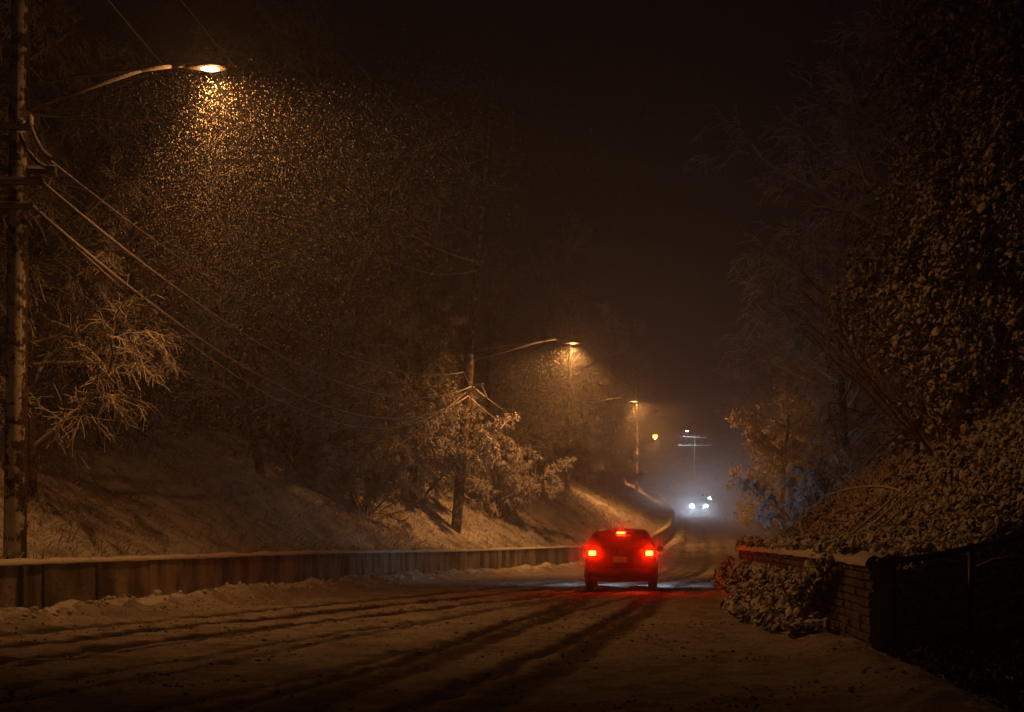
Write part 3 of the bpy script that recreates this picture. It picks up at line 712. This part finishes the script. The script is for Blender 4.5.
place('shrub', -11.2, 28.3, "snow heaped shrub at the left edge behind the nearest pole", 'shrub', .6, group=GS)
place('leafy', 16.6, 92, "brown leafed tree lit orange across the road, right of the headlights", s=1.3, rz=3.0, group=GR)
place('leafy', 17.8, 79, "darker leafy tree in front of the orange lit one, above the ivy wall", s=.9, group=GR)
place('big', 20.5, 104, "bare tree behind the orange lit leafy tree", s=1.0, group=GR)
place('big2', 14.8, 66, "bare tree in the dark above the far corner of the ivy wall", s=1.1, group=GR)
place('big', 12.0, 52, "tall dim bare tree left of the ivy covered mass", s=1.1, group=GR)
place('near', 22.8, 122, "far snowy tree on the right bank beside the headlight glow", s=.9, group=GR)
place('big', 27.8, 150, "farthest bare tree on the right of the hilltop", s=1.0, group=GR)
for (k_, x_, y_, l_, s_, r_) in (
    ('big', 12.4, 43, "very tall dim tree rising beside the upper edge of the ivy mass", 1.35, 3.6),
    ('big2', 15.2, 49, "tall dim tree standing over the bare shoots", 1.5, 0.3),
    ('big', 14.8, 56, "tall dark tree second from the ivy mass", 2.0, 4.0),
    ('near', 16.8, 62, "tall drooping tree whose twigs hang above the far wall corner", 1.25, 3.0),
    ('big2', 18.2, 72, "tall dark tree above the brown leafed trees", 2.1, 3.4),
    ('big', 20.0, 84, "tall dark tree standing behind the brown leafed pair", 2.0, 5.2),
    ('near', 21.5, 100, "tall twiggy tree closing over the road beyond the leafy trees", 1.4, 3.1),
    ('big2', 24.5, 118, "tall tree on the right crest above the headlight glow", 2.0, 2.9),
    ('big', 29.5, 165, "crest tree on the right behind the farthest pole", 1.9, 0.4),
    ('near', 31.0, 190, "rounded crest tree right of the farthest pole", 1.9, 1.4)):
    place(k_, x_, y_, l_, s=s_, rz=r_, group=GR)
for (k_, x_, y_, l_, s_, r_) in (
    ('big', -15.5, 37, "tall dark tree at the top of the bank behind the near lamp's snow", 1.8, 1.0),
    ('big2', -12.6, 60, "tall dark tree high on the bank above the sagging cables", 2.0, 2.0),
    ('big', -8.5, 80, "tall tree rising behind the leaning pole", 2.0, 3.0),
    ('big2', -3.5, 102, "tall tree between the leaning pole and the second lamp", 2.0, 4.0),
    ('big', 3.0, 135, "tall tree on the left crest behind the third lamp", 2.0, 5.0),
    ('big2', 9.5, 170, "tall tree on the left crest behind the orange bowl", 2.0, .5)):
    place(k_, x_, y_, l_, s=s_, rz=r_, group=GL)
place('shrub', 17.8, 98, "shrub at the right roadside under the orange lit leafy tree", 'shrub', .8, group='shrubs on the right bank')
place('shrub', 12.6, 58, "dark shrub right behind the far end of the ivy wall", 'shrub', .9, group='shrubs on the right bank')
place('shrub', 9.6, 45, "shrub above the ivy wall at its far corner", 'shrub', .7, group='shrubs on the right bank')
place('shoots', 8.9, 31, "bush of long bare shoots fanning up left out of the ivy mass", 'bush', .72, rz=0, group='bare shoots on the right')
place('shoots', 10.2, 36, "farther bush of bare shoots behind the fanning one", 'bush', .85, rz=.3, group='bare shoots on the right')
for k in list(protos):
    if k not in used: print("unused", k)

# ------------------------------------------------------------------ ivy
rng = np.random.RandomState(77)
def ivy_tree(x, y, h, r, seed, label):
    rg = np.random.RandomState(seed); root = empty('ivy_covered_tree', (x, y, gz(x, y)-.2))
    lean = rg.normal(0, .06, 2)
    pts = [(lean[0]*t*h, lean[1]*t*h, t*h) for t in np.linspace(0, 1, 10)]
    mb = MB().tube(pts, [.22*(1.1-.8*t) for t in np.linspace(0, 1, 10)], 10)
    limbs = []
    for k in range(16):
        t = rg.uniform(.25, .95); a = rg.uniform(0, 2*np.pi); p0 = np.array([lean[0]*t*h, lean[1]*t*h, t*h]); L = r*rg.uniform(.8, 1.35)*(1.15-.4*t)
        q = [p0+np.array([math.cos(a)*L*s, math.sin(a)*L*s, L*(.35*s-.45*s*s)]) for s in np.linspace(0, 1, 6)]
        mb.tube([tuple(v) for v in q], [.06*(1.1-s) for s in np.linspace(0, 1, 6)], 6); limbs.append(np.array(q))
    mb.build('trunk', M['bark'], root, True)
    P = []
    for q in limbs:      # ivy hangs in curtains from every limb
        for i in range(26):
            s = rg.uniform(.1, 1)*5; j = min(int(s), 4); p = q[j]+(q[j+1]-q[j])*(s-j); p = p+rg.normal(0, .16, 3); n = rg.randint(6, 22); drift = rg.normal(0, .03, 2)
            for m in range(n): P.append(p+np.array([drift[0]*m, drift[1]*m, -.085*m])+rg.normal(0, .05, 3))
    n = int(900*h/8)
    t = rg.uniform(0, 1, n); a = rg.uniform(0, 2*np.pi, n); rr = (.35+.5*r*np.exp(-((t-.5)/.4)**2))*(1+.5*np.sin(a*3+t*9))*rg.uniform(.7, 1.15, n)
    P = np.concatenate([np.array(P), np.stack([lean[0]*t*h+rr*np.cos(a), lean[1]*t*h+rr*np.sin(a), t*h], 1)])
    P = P[P[:, 2] > .1]
    v, f = ivy_mesh(P, .062, rg, 3); obj('ivy', v, f, M['ivy'], root)
    tag(root, label, 'tree', 'ivy covered trees on the right'); return root
ivy_tree(8.9, 30.0, 10.5, 1.5, 1, "ivy smothered tree at the left front of the ivy mass, above the railing")
ivy_tree(10.6, 33.0, 13.5, 2.0, 2, "tallest ivy smothered tree at the right edge")
ivy_tree(9.3, 34.0, 12.0, 1.7, 3, "ivy smothered tree behind the front one, where the long shoots spring from")
ivy_tree(10.4, 27.5, 11.5, 1.7, 4, "ivy smothered tree at the right edge directly above the railing")
ivy_tree(11.4, 39.5, 13.5, 2.0, 5, "dark ivy tree farthest back in the ivy mass")

# ivy carpet of the right bank
def bank_ivy():
    n = 50000; y = 18.8+25*rng.rand(n)**1.25; ur = .25+rng.rand(n)**.8*7.5; x = XR(y)+ur
    dl = (x-RAIL[0][0])*_rn[0]+(y-RAIL[0][1])*_rn[1]; k = (dl > .15) & ((ur > .9+.5*vnoise(x, y, 1.0, 3)) | (rng.rand(n) < .5)); k &= vnoise(x, y, .7, 3)+rng.normal(0, .12, n) > -.12; x, y = x[k], y[k]
    z = hz(x, y)+(.05+.5*np.clip(vnoise(x, y, 1.1, 3)+.2, 0, 1))*rng.rand(len(x))**.7
    v, f = ivy_mesh(np.stack([x, y, z], 1), .056, rng, 2); o = obj('ivy_ground_cover', v, f, M['ivy'])
    tag(o, "snow covered ivy carpeting the steep right bank behind the railing", 'ivy', kind='stuff')
bank_ivy()
def wall_ivy():
    P = []
    for k in range(3600):
        y = rng.uniform(20.8, 38.2); top = 1.25; hang = 1.15*np.clip((y-20.3)/3.0, .15, 1)*rng.uniform(.2, 1)**.6
        if rng.rand() > np.clip((y-20.2)/3.2, .12, 1): continue
        if vnoise(np.array([y]), np.array([hang]), .9, 3)[0] < -.14: continue
        z = top-hang; out = .10+(.12+.32*(1-z/1.25))*rng.uniform(.2, 1)*(1+1.4*vnoise(np.array([y]), np.array([z*2]), .8, 2)[0])
        P.append((XR(y)-out, y, zr(y)+z))
    for k in range(500):
        y = rng.uniform(21, 38); P.append((XR(y)+rng.uniform(0, .3), y, zr(y)+1.2+rng.uniform(0, .12)*(1+vnoise(np.array([y]), np.array([0.]), .6, 2)[0])))
    for k in range(1100):      # skirt on the ground at the wall foot
        y = rng.uniform(21.0, 37.5); w = .75*np.exp(-((y-25.5)/5)**2)+.3; P.append((XR(y)-.1-w*rng.uniform(0, 1)**.8, y, gz(XR(y)-.4, y)+rng.uniform(0, .12)))
    P = np.array(P); v, f = ivy_mesh(P, .066, rng, 3); o = obj('trailing_ivy', v, f, M['ivy'])
    tag(o, "clumps of snow loaded ivy hanging over the road side of the block wall", 'ivy', kind='stuff')
wall_ivy()
# leaning canes and a fallen branch at the corner of the bank
def cane(pts, r, label, name='fallen_branch', mat='twig'):
    p = spl(pts, 14); mb = MB().tube([tuple(q-p[0]) for q in p], [r*(1.1-.6*i/13) for i in range(14)], 7)
    o = mb.build(name, M[mat], None, True); o.location = p[0]; tag(o, label, 'branch', 'snowy branches lying on the right bank')
cane([px(832,550,30), px(868,520,28.5), px(908,484,27)], .035, "leftmost straight snowy branch leaning up the bank behind the ivy wall")
cane([px(846,549,29), px(878,520,28), px(914,488,26.5)], .03, "middle straight snowy branch leaning up the bank")
cane([px(858,548,28), px(888,522,27), px(912,500,26)], .025, "lowest straight snowy branch leaning up the bank")
cane([px(905,492,27.5), px(880,486,28.5), px(848,489,29.5), px(826,496,30)], .025, "crooked thin branch sticking out left above the leaning ones")
cane([px(1020,520,24), px(985,524,24.5), px(950,533,25), px(920,548,25.5)], .016, "bowed snowy branch above the railing at the right edge")

# twiggy undergrowth on both banks
def undergrowth():
    n = 42000; y = 18+112*rng.rand(n)**1.35; s = rng.rand(n); left = rng.rand(n) < .72
    u = .35+rng.uniform(0, 1, n)**1.3*9; x = np.where(left, XL(y)-u, XR(y)+u+.6)
    dl = (x-RAIL[0][0])*_rn[0]+(y-RAIL[0][1])*_rn[1]; k = left | (dl > .3) | (y > 45); x, y = x[k], y[k]; n = len(x)
    z = hz(x, y); L = rng.uniform(.15, .6, n)*(1+1.5*np.clip(vnoise(x, y, 3, 2), -.4, .6)); d = rng.normal(0, .55, (n, 3)); d[:, 2] = np.abs(d[:, 2])+.7; d /= np.linalg.norm(d, axis=1)[:, None]
    t = np.linspace(0, 1, 4)[None, :, None]; P = np.stack([x, y, z-.03], 1)[:, None, :]+d[:, None, :]*t*L[:, None, None]
    P[:, :, 2] -= (t[..., 0]**2)*L[:, None]*.35; P[:, :, :2] += (t**2)*rng.normal(0, .12, (n, 1, 2))
    v, f = tubes_np(P, np.repeat(rng.uniform(.005, .013, n)[:, None], 4, 1)*np.array([1, .9, .7, .4]), 3)
    o = obj('undergrowth', v, f, M['twig'], smooth=False); tag(o, "snow dusted stalks and brambles poking out of both banks", 'undergrowth', kind='stuff')
undergrowth()
def verge_leaves():
    n = 26000; y = rng.uniform(8, 24, n); x = XR(y)+.15+rng.rand(n)*6; dl = (x-RAIL[0][0])*_rn[0]+(y-RAIL[0][1])*_rn[1]; k = (dl < .1) & (vnoise(x, y, .9, 3) > -.2); x, y = x[k], y[k]
    P = np.stack([x, y, hz(x, y)+.02+rng.rand(len(x))*.10*(1+1.5*vnoise(x, y, .6, 2))], 1); v, f = leaf_quads(P, .045, rng, 2)
    o = obj('verge_plants', v, f, M['litter'], smooth=False); tag(o, "dark low leaves covering the verge in front of the railing", 'ground cover', kind='stuff')
verge_leaves()
# clods of ploughed snow along the wall foot
n = 700; y = rng.uniform(10, 60, n); x = XL(y)+.35+np.abs(rng.normal(0, .5, n)); P = np.stack([x, y, hz(x, y)+.01], 1)
v, f = lumps(P, .055, rng, ICO1, (.4, .7)); o = obj('snow_clods', v, f, M['cap']); tag(o, "broken clods of ploughed snow along the foot of the concrete wall", 'snow', kind='stuff')

n = 7000; y = 9+42*rng.rand(n)**1.2; x = XL(y)+1.2+rng.rand(n)*(XR(y)-XL(y)-1.4); tr = track(x, y); k = (vnoise(x, y, 1.6, 4)+.35*tr*(tr < .9) > .02) & (tr < .75); x, y = x[k], y[k]
v, f = lumps(np.stack([x, y, hz(x, y)+.004], 1), .026, rng, ICO1, (.35, .6)); o = obj('slush', v, f, M['slush']); tag(o, "small dirty clods of churned snow scattered over the road between the wheel marks", 'slush', kind='stuff')

# ------------------------------------------------------------------ cars
def build_car(name, paint):
    """estate / suv, local +y is forward, origin on the ground under the rear bumper"""
    root = empty(name, (0, 0, 0)); Lc = 4.45
    # stations: y, half width low, half width shoulder, half width roof, z bottom, z shoulder, z roof
    st = [(.00, .76, .80, .60, .34, .92, 1.00), (.05, .84, .86, .66, .27, .98, 1.08), (.14, .87, .89, .64, .24, 1.00, 1.30), (.30, .885, .90, .62, .23, 1.00, 1.50),
          (.55, .89, .905, .615, .23, 1.00, 1.565), (1.2, .89, .91, .615, .22, .99, 1.60), (2.0, .89, .91, .61, .22, .98, 1.59), (2.6, .89, .905, .60, .22, .97, 1.53),
          (3.0, .89, .90, .64, .22, .96, 1.26), (3.35, .885, .89, .74, .22, .94, 1.02), (3.9, .87, .86, .70, .23, .86, .93), (4.25, .83, .80, .64, .25, .74, .80), (4.45, .70, .68, .52, .32, .60, .64)]
    V = []; F = []; 
    def ring(s):
        y, wl, ws, wr, zb, zs, zt = s; wr = wr*1.09; h = zt-zs
        half = [(wl*.80, zb), (wl*.96, zb+.05), (wl, zb+.2), (ws*1.0, zb+(zs-zb)*.6), (ws, zs-.08), (ws*.965, zs), (ws*.90+wr*.08, zs+h*.25), (wr*1.06, zs+h*.78), (wr*.96, zs+h*.96), (wr*.6, zt)]
        return [(a, y, b) for a, b in half]+[(-a, y, b) for a, b in reversed(half)]
    for s in st: V += ring(s)
    K = 20
    for i in range(len(st)-1):
        for k in range(K): F.append((i*K+k, (i+1)*K+k, (i+1)*K+(k+1) % K, i*K+(k+1) % K))
    F += [tuple(range(K)), tuple(range(len(st)*K-1, (len(st)-1)*K-1, -1))]
    body = obj('body', V, F, M[paint], root, smooth=True)
    bv = body.modifiers.new('bevel', 'SUBSURF'); bv.levels = bv.render_levels = 1
    def skin(y, z, side=1, off=.012):      # x on the body side at (y, z)
        ys_ = [s[0] for s in st]; g = lambda j: float(np.interp(y, ys_, [s[j] for s in st])); wl, ws, wr, zb, zs, zt = [g(j) for j in range(1, 7)]; wr = wr*1.09; h = zt-zs
        zz = [zb, zb+.2, zs-.08, zs, zs+h*.25, zs+h*.78, zs+h*.95]; xx = [wl*.8, wl, ws, ws*.965, ws*.9+wr*.08, wr*1.06, wr*.93]
        return side*(float(np.interp(z, zz, xx))+off)
    # rear window: follows the tailgate
    def ryy(z): return float(np.interp(z, [.92, 1.0, 1.08, 1.30, 1.5, 1.56], [-.002, .0, .05, .14, .30, .5]))-.028
    Vr = []; nz, nx = 6, 8
    for i in range(nz+1):
        z = 1.07+(1.43-1.07)*i/nz; w = .68-.13*i/nz
        for j in range(nx+1): u = -1+2*j/nx; Vr.append((w*u, ryy(z)+.05*u*u, z))
    Fr = [(i*(nx+1)+j, i*(nx+1)+j+1, (i+1)*(nx+1)+j+1, (i+1)*(nx+1)+j) for i in range(nz) for j in range(nx)]
    rw = obj('rear_window', Vr, Fr, M['glass'], root); sol = rw.modifiers.new('thick', 'SOLIDIFY'); sol.thickness = .012
    MB().tube([(-.02, ryy(1.1)-.03, 1.09), (.28, ryy(1.14)-.03, 1.13)], .010, 6).tube([(-.02, ryy(1.1)-.035, 1.09), (-.02, ryy(1.1)+.02, 1.07)], .02, 8).build('wiper', M['trim'], rw, True)
    # side windows and windscreen
    for s in (-1, 1):
        for (ya, yb, yc, yd) in ((.62, 1.0, .50, 1.02), (1.08, 1.82, 1.08, 1.80), (1.90, 2.85, 1.88, 2.45)):
            Vs = []
            for i in range(5):
                z = 1.03+.42*i/4; y0 = ya+(yc-ya)*i/4; y1 = yb+(yd-yb)*i/4
                for j in range(7): yy = y0+(y1-y0)*j/6; Vs.append((skin(yy, z, s, .006), yy, z))
            Fs = [(i*7+j, i*7+j+1, (i+1)*7+j+1, (i+1)*7+j) for i in range(4) for j in range(6)]
            w = obj('side_window', Vs, Fs, M['glass'], root); so = w.modifiers.new('thick', 'SOLIDIFY'); so.thickness = .01
        MB().box((s*1.0, 2.62, 1.06), (.20, .10, .15), 0, .04).box((s*.92, 2.64, 1.02), (.12, .05, .04)).build('mirror', M['trim'], root, True)
    Vw = []
    for i in range(6):
        t = i/5; y0 = 3.28-.66*t; z = 1.06+.45*t; w = .70-.12*t
        for j in range(7): u = -1+2*j/6; Vw.append((w*u, y0+.035-.06*u*u, z+.03))
    ws_ = obj('windscreen', Vw, [(i*7+j, i*7+j+1, (i+1)*7+j+1, (i+1)*7+j) for i in range(5) for j in range(6)], M['glass'], root); so = ws_.modifiers.new('thick', 'SOLIDIFY'); so.thickness = .012
    # bumpers, plate, emblem, handle strip
    MB().box((0, -.03, .46), (1.62, .16, .24), 0, .06).box((0, -.045, .30), (1.3, .10, .08), 0, .02).build('rear_bumper', M['trim'], root, True)
    MB().box((0, 4.44, .42), (1.5, .14, .26), 0, .06).build('front_bumper', M['trim'], root, True)
    pl = MB().box((-.02, -.055, .80), (.34, .012, .15), 0, .004).build('licence_plate', M['plate'], root)
    MB().box((-.02, -.045, .80), (.40, .016, .19), 0, .006).build('plate_frame', M['trim'], root)
    MB().box((0, -.045, .915), (.52, .03, .035), 0, .01).build('tailgate_handle', M['trim'], root)
    # three small lozenges meeting at one point
    em = MB(); c = (.0, -.062, 1.0)
    for a in (90, 210, 330):
        a = R(a); d = (math.cos(a), math.sin(a)); n = (-d[1], d[0]); L = .055; w = .016
        q = [(0, 0), (d[0]*L/2+n[0]*w, d[1]*L/2+n[1]*w), (d[0]*L, d[1]*L), (d[0]*L/2-n[0]*w, d[1]*L/2-n[1]*w)]
        em.add([(c[0]+x, c[1], c[2]+z) for x, z in q]+[(c[0]+x, c[1]+.02, c[2]+z) for x, z in q], [(0,1,2,3), (7,6,5,4), (0,4,5,1), (1,5,6,2), (2,6,7,3), (3,7,4,0)])
    em.build('emblem', M['chrome'], root)
    # lamps
    for s in (-1, 1):
        tl = MB().box((s*.735, .02, .95), (.24, .10, .20), 0, .03).build('tail_light', M['tail_dim'], root, True)
        MB().box((s*.71, -.035, .96), (.17, .03, .11), 0, .012).build('lit_lens', M['tail'], tl, True)
        hl = MB().lathe([(.21, 0), (.21, .05), (.17, .07), (.001, .075)], (s*.64, 4.33, .68), 16, 'y').build('headlight', M['chrome'], root, True)
        MB().lathe([(.20, .078), (.19, .10), (.10, .115), (.001, .12)], (s*.64, 4.33, .68), 16, 'y').build('lit_lens', M['head'], hl, True)
        ld = bpy.data.lights.new('headlight_beam', 'SPOT'); ld.energy = 110; ld.color = (.66,.82,1.0); ld.spot_size = R(62); ld.spot_blend = .9; ld.shadow_soft_size = .08
        lo = bpy.data.objects.new('headlight_beam', ld); link(lo, root); lo.location = (s*.64, 4.56, .68); lo.rotation_euler = (R(90-4), 0, 0)
    MB().box((0, ryy(1.47)+.0, 1.472), (.21, .05, .04), 0, .01).build('brake_light', M['brake'], root, True)
    # wheels
    for wx in (-1, 1):
        for wy in (.82, 3.52):
            o = empty('wheel', (wx*.80, wy, .335)); o.parent = root
            MB().lathe([(.20, -.105), (.31, -.105), (.335, -.08), (.335, .08), (.31, .105), (.20, .105)], (0, 0, 0), 28, 'x').build('tyre', M['rubber'], o, True)
            MB().lathe([(.20, -.09*wx), (.205, .06*wx), (.17, .085*wx), (.05, .09*wx), (.001, .095*wx)], (0, 0, 0), 20, 'x').build('rim', M['rim'], o, True)
            arch = []
            for k in range(13): a = math.pi*k/12; arch.append((wx*(.905-.80)-.0, math.cos(a)*.39, math.sin(a)*.39))
            MB().tube(arch, .03, 6).build('wheel_arch', M['trim'], o, True)
        MB().box((wx*.80, .60, .30), (.24, .03, .30), 0, .01).build('mud_flap', M['rubber'], root)
    # snow on the roof
    Vn = []
    for i in range(13):
        yy = .62+1.75*i/12
        for j in range(9):
            u = -1+2*j/8; e = (1-abs(u)**4)*(1-abs(2*i/12-1)**6); zt = float(np.interp(yy, [s[0] for s in st], [s[6] for s in st])); Vn.append((u*.5, yy, zt-.05*u*u-.01+.022*e+.006*float(vnoise(np.array([u*3]), np.array([yy*3]), .5, 2)[0])))
    obj('roof_snow', Vn, [(i*9+j, i*9+j+1, (i+1)*9+j+1, (i+1)*9+j) for i in range(12) for j in range(8)], M['cap'], root)
    return root
def set_car(o, xm, y, heading, label, rear=True, group=None):
    o.rotation_euler = (0, 0, -heading); g = gz(xm, y); pitch = 0
    y2 = y+4*math.cos(heading); g2 = float(zr(y2)); g1 = float(zr(y)); pitch = math.atan2(g2-g1, 4*math.cos(heading)) if abs(math.cos(heading)) > .2 else 0
    o.rotation_euler = (abs(pitch) if (g2 > g1) else -abs(pitch), 0, -heading)
    o.location = (xm, y, float(zr(y))+.045); tag(o, label, 'car', group)
car = build_car('parked_car', 'paint_dark'); car.name = 'car'
o2 = copy_tree(car); o3 = copy_tree(car)
# car ahead
set_car(car, 2.72, 37.5, R(5.0), "dark car seen from behind with glowing red brake lights on the snowy road")
# the two coming down the hill: the copy's front faces the camera
def oncoming(o, hx, hy, face, label):
    h = math.pi+math.atan2(hx, hy)+face; fwd = Vector((math.sin(h), math.cos(h), 0))
    p = Vector((hx, hy, 0))-fwd*4.35; g1, g2 = float(zr(p.y)), float(zr(hy)); pitch = math.atan2(g2-g1, 4.35)
    o.rotation_euler = (0, 0, -h); o.rotation_mode = 'XYZ'
    from mathutils import Matrix
    o.rotation_euler = (Matrix.Rotation(-h, 3, 'Z') @ Matrix.Rotation(pitch, 3, 'X')).to_euler()
    o.location = (p.x, p.y, g1+.03); tag(o, label, 'car')
oncoming(o2, (699-512)*140/1500, 140, R(0), "oncoming car with a pair of bluish white headlights on the slope")
o2.scale = (1, 1, 1.08)
for o_c in (o2, o3):          # main beam, brighter than the dipped lamps of the car ahead
    for ch in o_c.children:
        if ch.type == 'LIGHT': ch.data = ch.data.copy(); ch.data.energy = 5000 if o_c is o2 else 60; ch.data.spot_size = R(42); ch.data.spot_blend = 1.0; ch.rotation_euler = (R(86.5), 0, 0)
oncoming(o3, (703.5-512)*163/1500, 163, R(0), "second oncoming car mostly hidden, one higher bluish headlight showing")

# ------------------------------------------------------------------ falling snow
def flakes():
    P = []
    def cyl(c, r, h0, h1, n, pw=.5):
        a = rng.uniform(0, 2*np.pi, n); q = rng.rand(n)**pw*r; P.append(np.stack([c[0]+q*np.cos(a), c[1]+q*np.sin(a), rng.uniform(h0, h1, n)], 1))
    cyl(L1, 9, -.1, L1[2]+.6, 38000); cyl(L1, 5.5, 1.5, L1[2]-.1, 85000, .8)
    cyl(L2, 8, 0, L2[2]+.5, 16000); cyl(L2, 3.6, 5, L2[2]-.1, 20000, .7)
    cyl(L3, 8, 0, L3[2]+.5, 12000); cyl(L3, 3.6, 5, L3[2]-.1, 12000, .7); cyl(L4, 9, 2, L4[2]+1, 20000); cyl((18, 128, 0), 9, 1, 10, 16000)
    n = 26000; y = rng.uniform(16, 125, n); x = rng.uniform(-.42, .42, n)*y+y*.0; z = rng.uniform(-.2, 1, n)*(.38*y+2); P.append(np.stack([x, y, z], 1))
    P = np.concatenate(P); n = len(P); k = P[:, 2] > hz(P[:, 0], P[:, 1], False)+.03; P = P[k]; n = len(P)
    s = .0058*np.exp(rng.normal(0, .35, n)).clip(.4, 2.4)*np.clip(P[:, 1]/45, 1, 1.25)*np.clip(P[:, 1]/18, .35, 1)
    v = np.array([(1,0,0),(-.5,.87,0),(-.5,-.87,0),(0,0,1.5),(0,0,-1.5)], float); f = np.array([(0,1,3),(1,2,3),(2,0,3),(1,0,4),(2,1,4),(0,2,4)])
    a = rng.uniform(0, 6.28, n); tl = rng.normal(.35, .25, n)
    X = v[None, :, 0]*np.cos(a)[:, None]-v[None, :, 1]*np.sin(a)[:, None]; Yv = v[None, :, 0]*np.sin(a)[:, None]+v[None, :, 1]*np.cos(a)[:, None]; Z = v[None, :, 2]*np.ones((n, 1))
    X = X-Z*tl[:, None]
    V = np.stack([X, Yv, Z], -1)*s[:, None, None]+P[:, None, :]
    F = (f[None]+np.arange(n)[:, None, None]*5).reshape(-1, 3)
    o = obj('falling_snow', V.reshape(-1, 3), F, M['flake'], smooth=False); tag(o, "snowflakes falling through the light of the street lamps", 'snow', kind='stuff')
flakes()

# ------------------------------------------------------------------ haze
mb = MB().box((5, 165, 12.5), (210, 460, 33))
hzo = mb.build('haze', None); hm = bpy.data.materials.new('haze'); hm.use_nodes = True; t = hm.node_tree; t.nodes.clear()
o_ = t.nodes.new("ShaderNodeOutputMaterial"); pv = t.nodes.new("ShaderNodeVolumePrincipled"); pv.inputs['Color'].default_value = (.9,.9,.92,1)
pv.inputs['Density'].default_value = HAZE_DENSITY; pv.inputs['Anisotropy'].default_value = HAZE_G
t.links.new(pv.outputs[0], o_.inputs['Volume']); hzo.data.materials.append(hm)
tag(hzo, "thin snow haze hanging in the night air over the road", 'haze', kind='stuff')

# added volume standing in for the red bloom around the car's tail lights
rs = np.random.RandomState(4); v, f = ico(3); v = v*np.array([1.55, 1.5, 1.0])
sp = obj('tail_glow_volume', v, f, None); sp.location = (2.70, 36.9, .85)
hm = bpy.data.materials.new('tail_glow_volume'); hm.use_nodes = True; t = hm.node_tree; t.nodes.clear()
o_ = t.nodes.new("ShaderNodeOutputMaterial"); pv = t.nodes.new("ShaderNodeVolumePrincipled"); pv.inputs['Color'].default_value = (.9,.9,.92,1)
pv.inputs['Density'].default_value = .095; pv.inputs['Anisotropy'].default_value = .92
t.links.new(pv.outputs[0], o_.inputs['Volume']); sp.data.materials.append(hm)
tag(sp, "red lit powder snow swirling behind the dark car", 'snow', kind='stuff')

# added dense mist that shapes the oncoming headlights' glow and weakens their beams
sm = empty('glow_mist', (16.8, 116, 2.8))
for k_, (sc_, den) in enumerate(((1.55, .004), (1.35, .005), (1.15, .007), (.95, .010), (.75, .012), (.55, .014), (.38, .014))):
    v, f = ico(4); v = v*np.array([6.8, 30, 4.0])*np.array([sc_, min(1.1, .7+.3*sc_), sc_])
    lay = obj('glow_mist_layer', v, f, None, sm); lay.location = (.5*math.sin(k_*2.1), -1.5*k_*0, .3*math.cos(k_*1.7))
    hm = bpy.data.materials.new('glow_mist'); hm.use_nodes = True; t = hm.node_tree; t.nodes.clear()
    o_ = t.nodes.new("ShaderNodeOutputMaterial"); pv = t.nodes.new("ShaderNodeVolumePrincipled"); pv.inputs['Color'].default_value = (.88,.9,.94,1)
    pv.inputs['Density'].default_value = den; pv.inputs['Anisotropy'].default_value = .5
    t.links.new(pv.outputs[0], o_.inputs['Volume']); lay.data.materials.append(hm)
tag(sm, "added mist that makes the blue grey glow in front of the oncoming headlights", 'mist', kind='stuff')
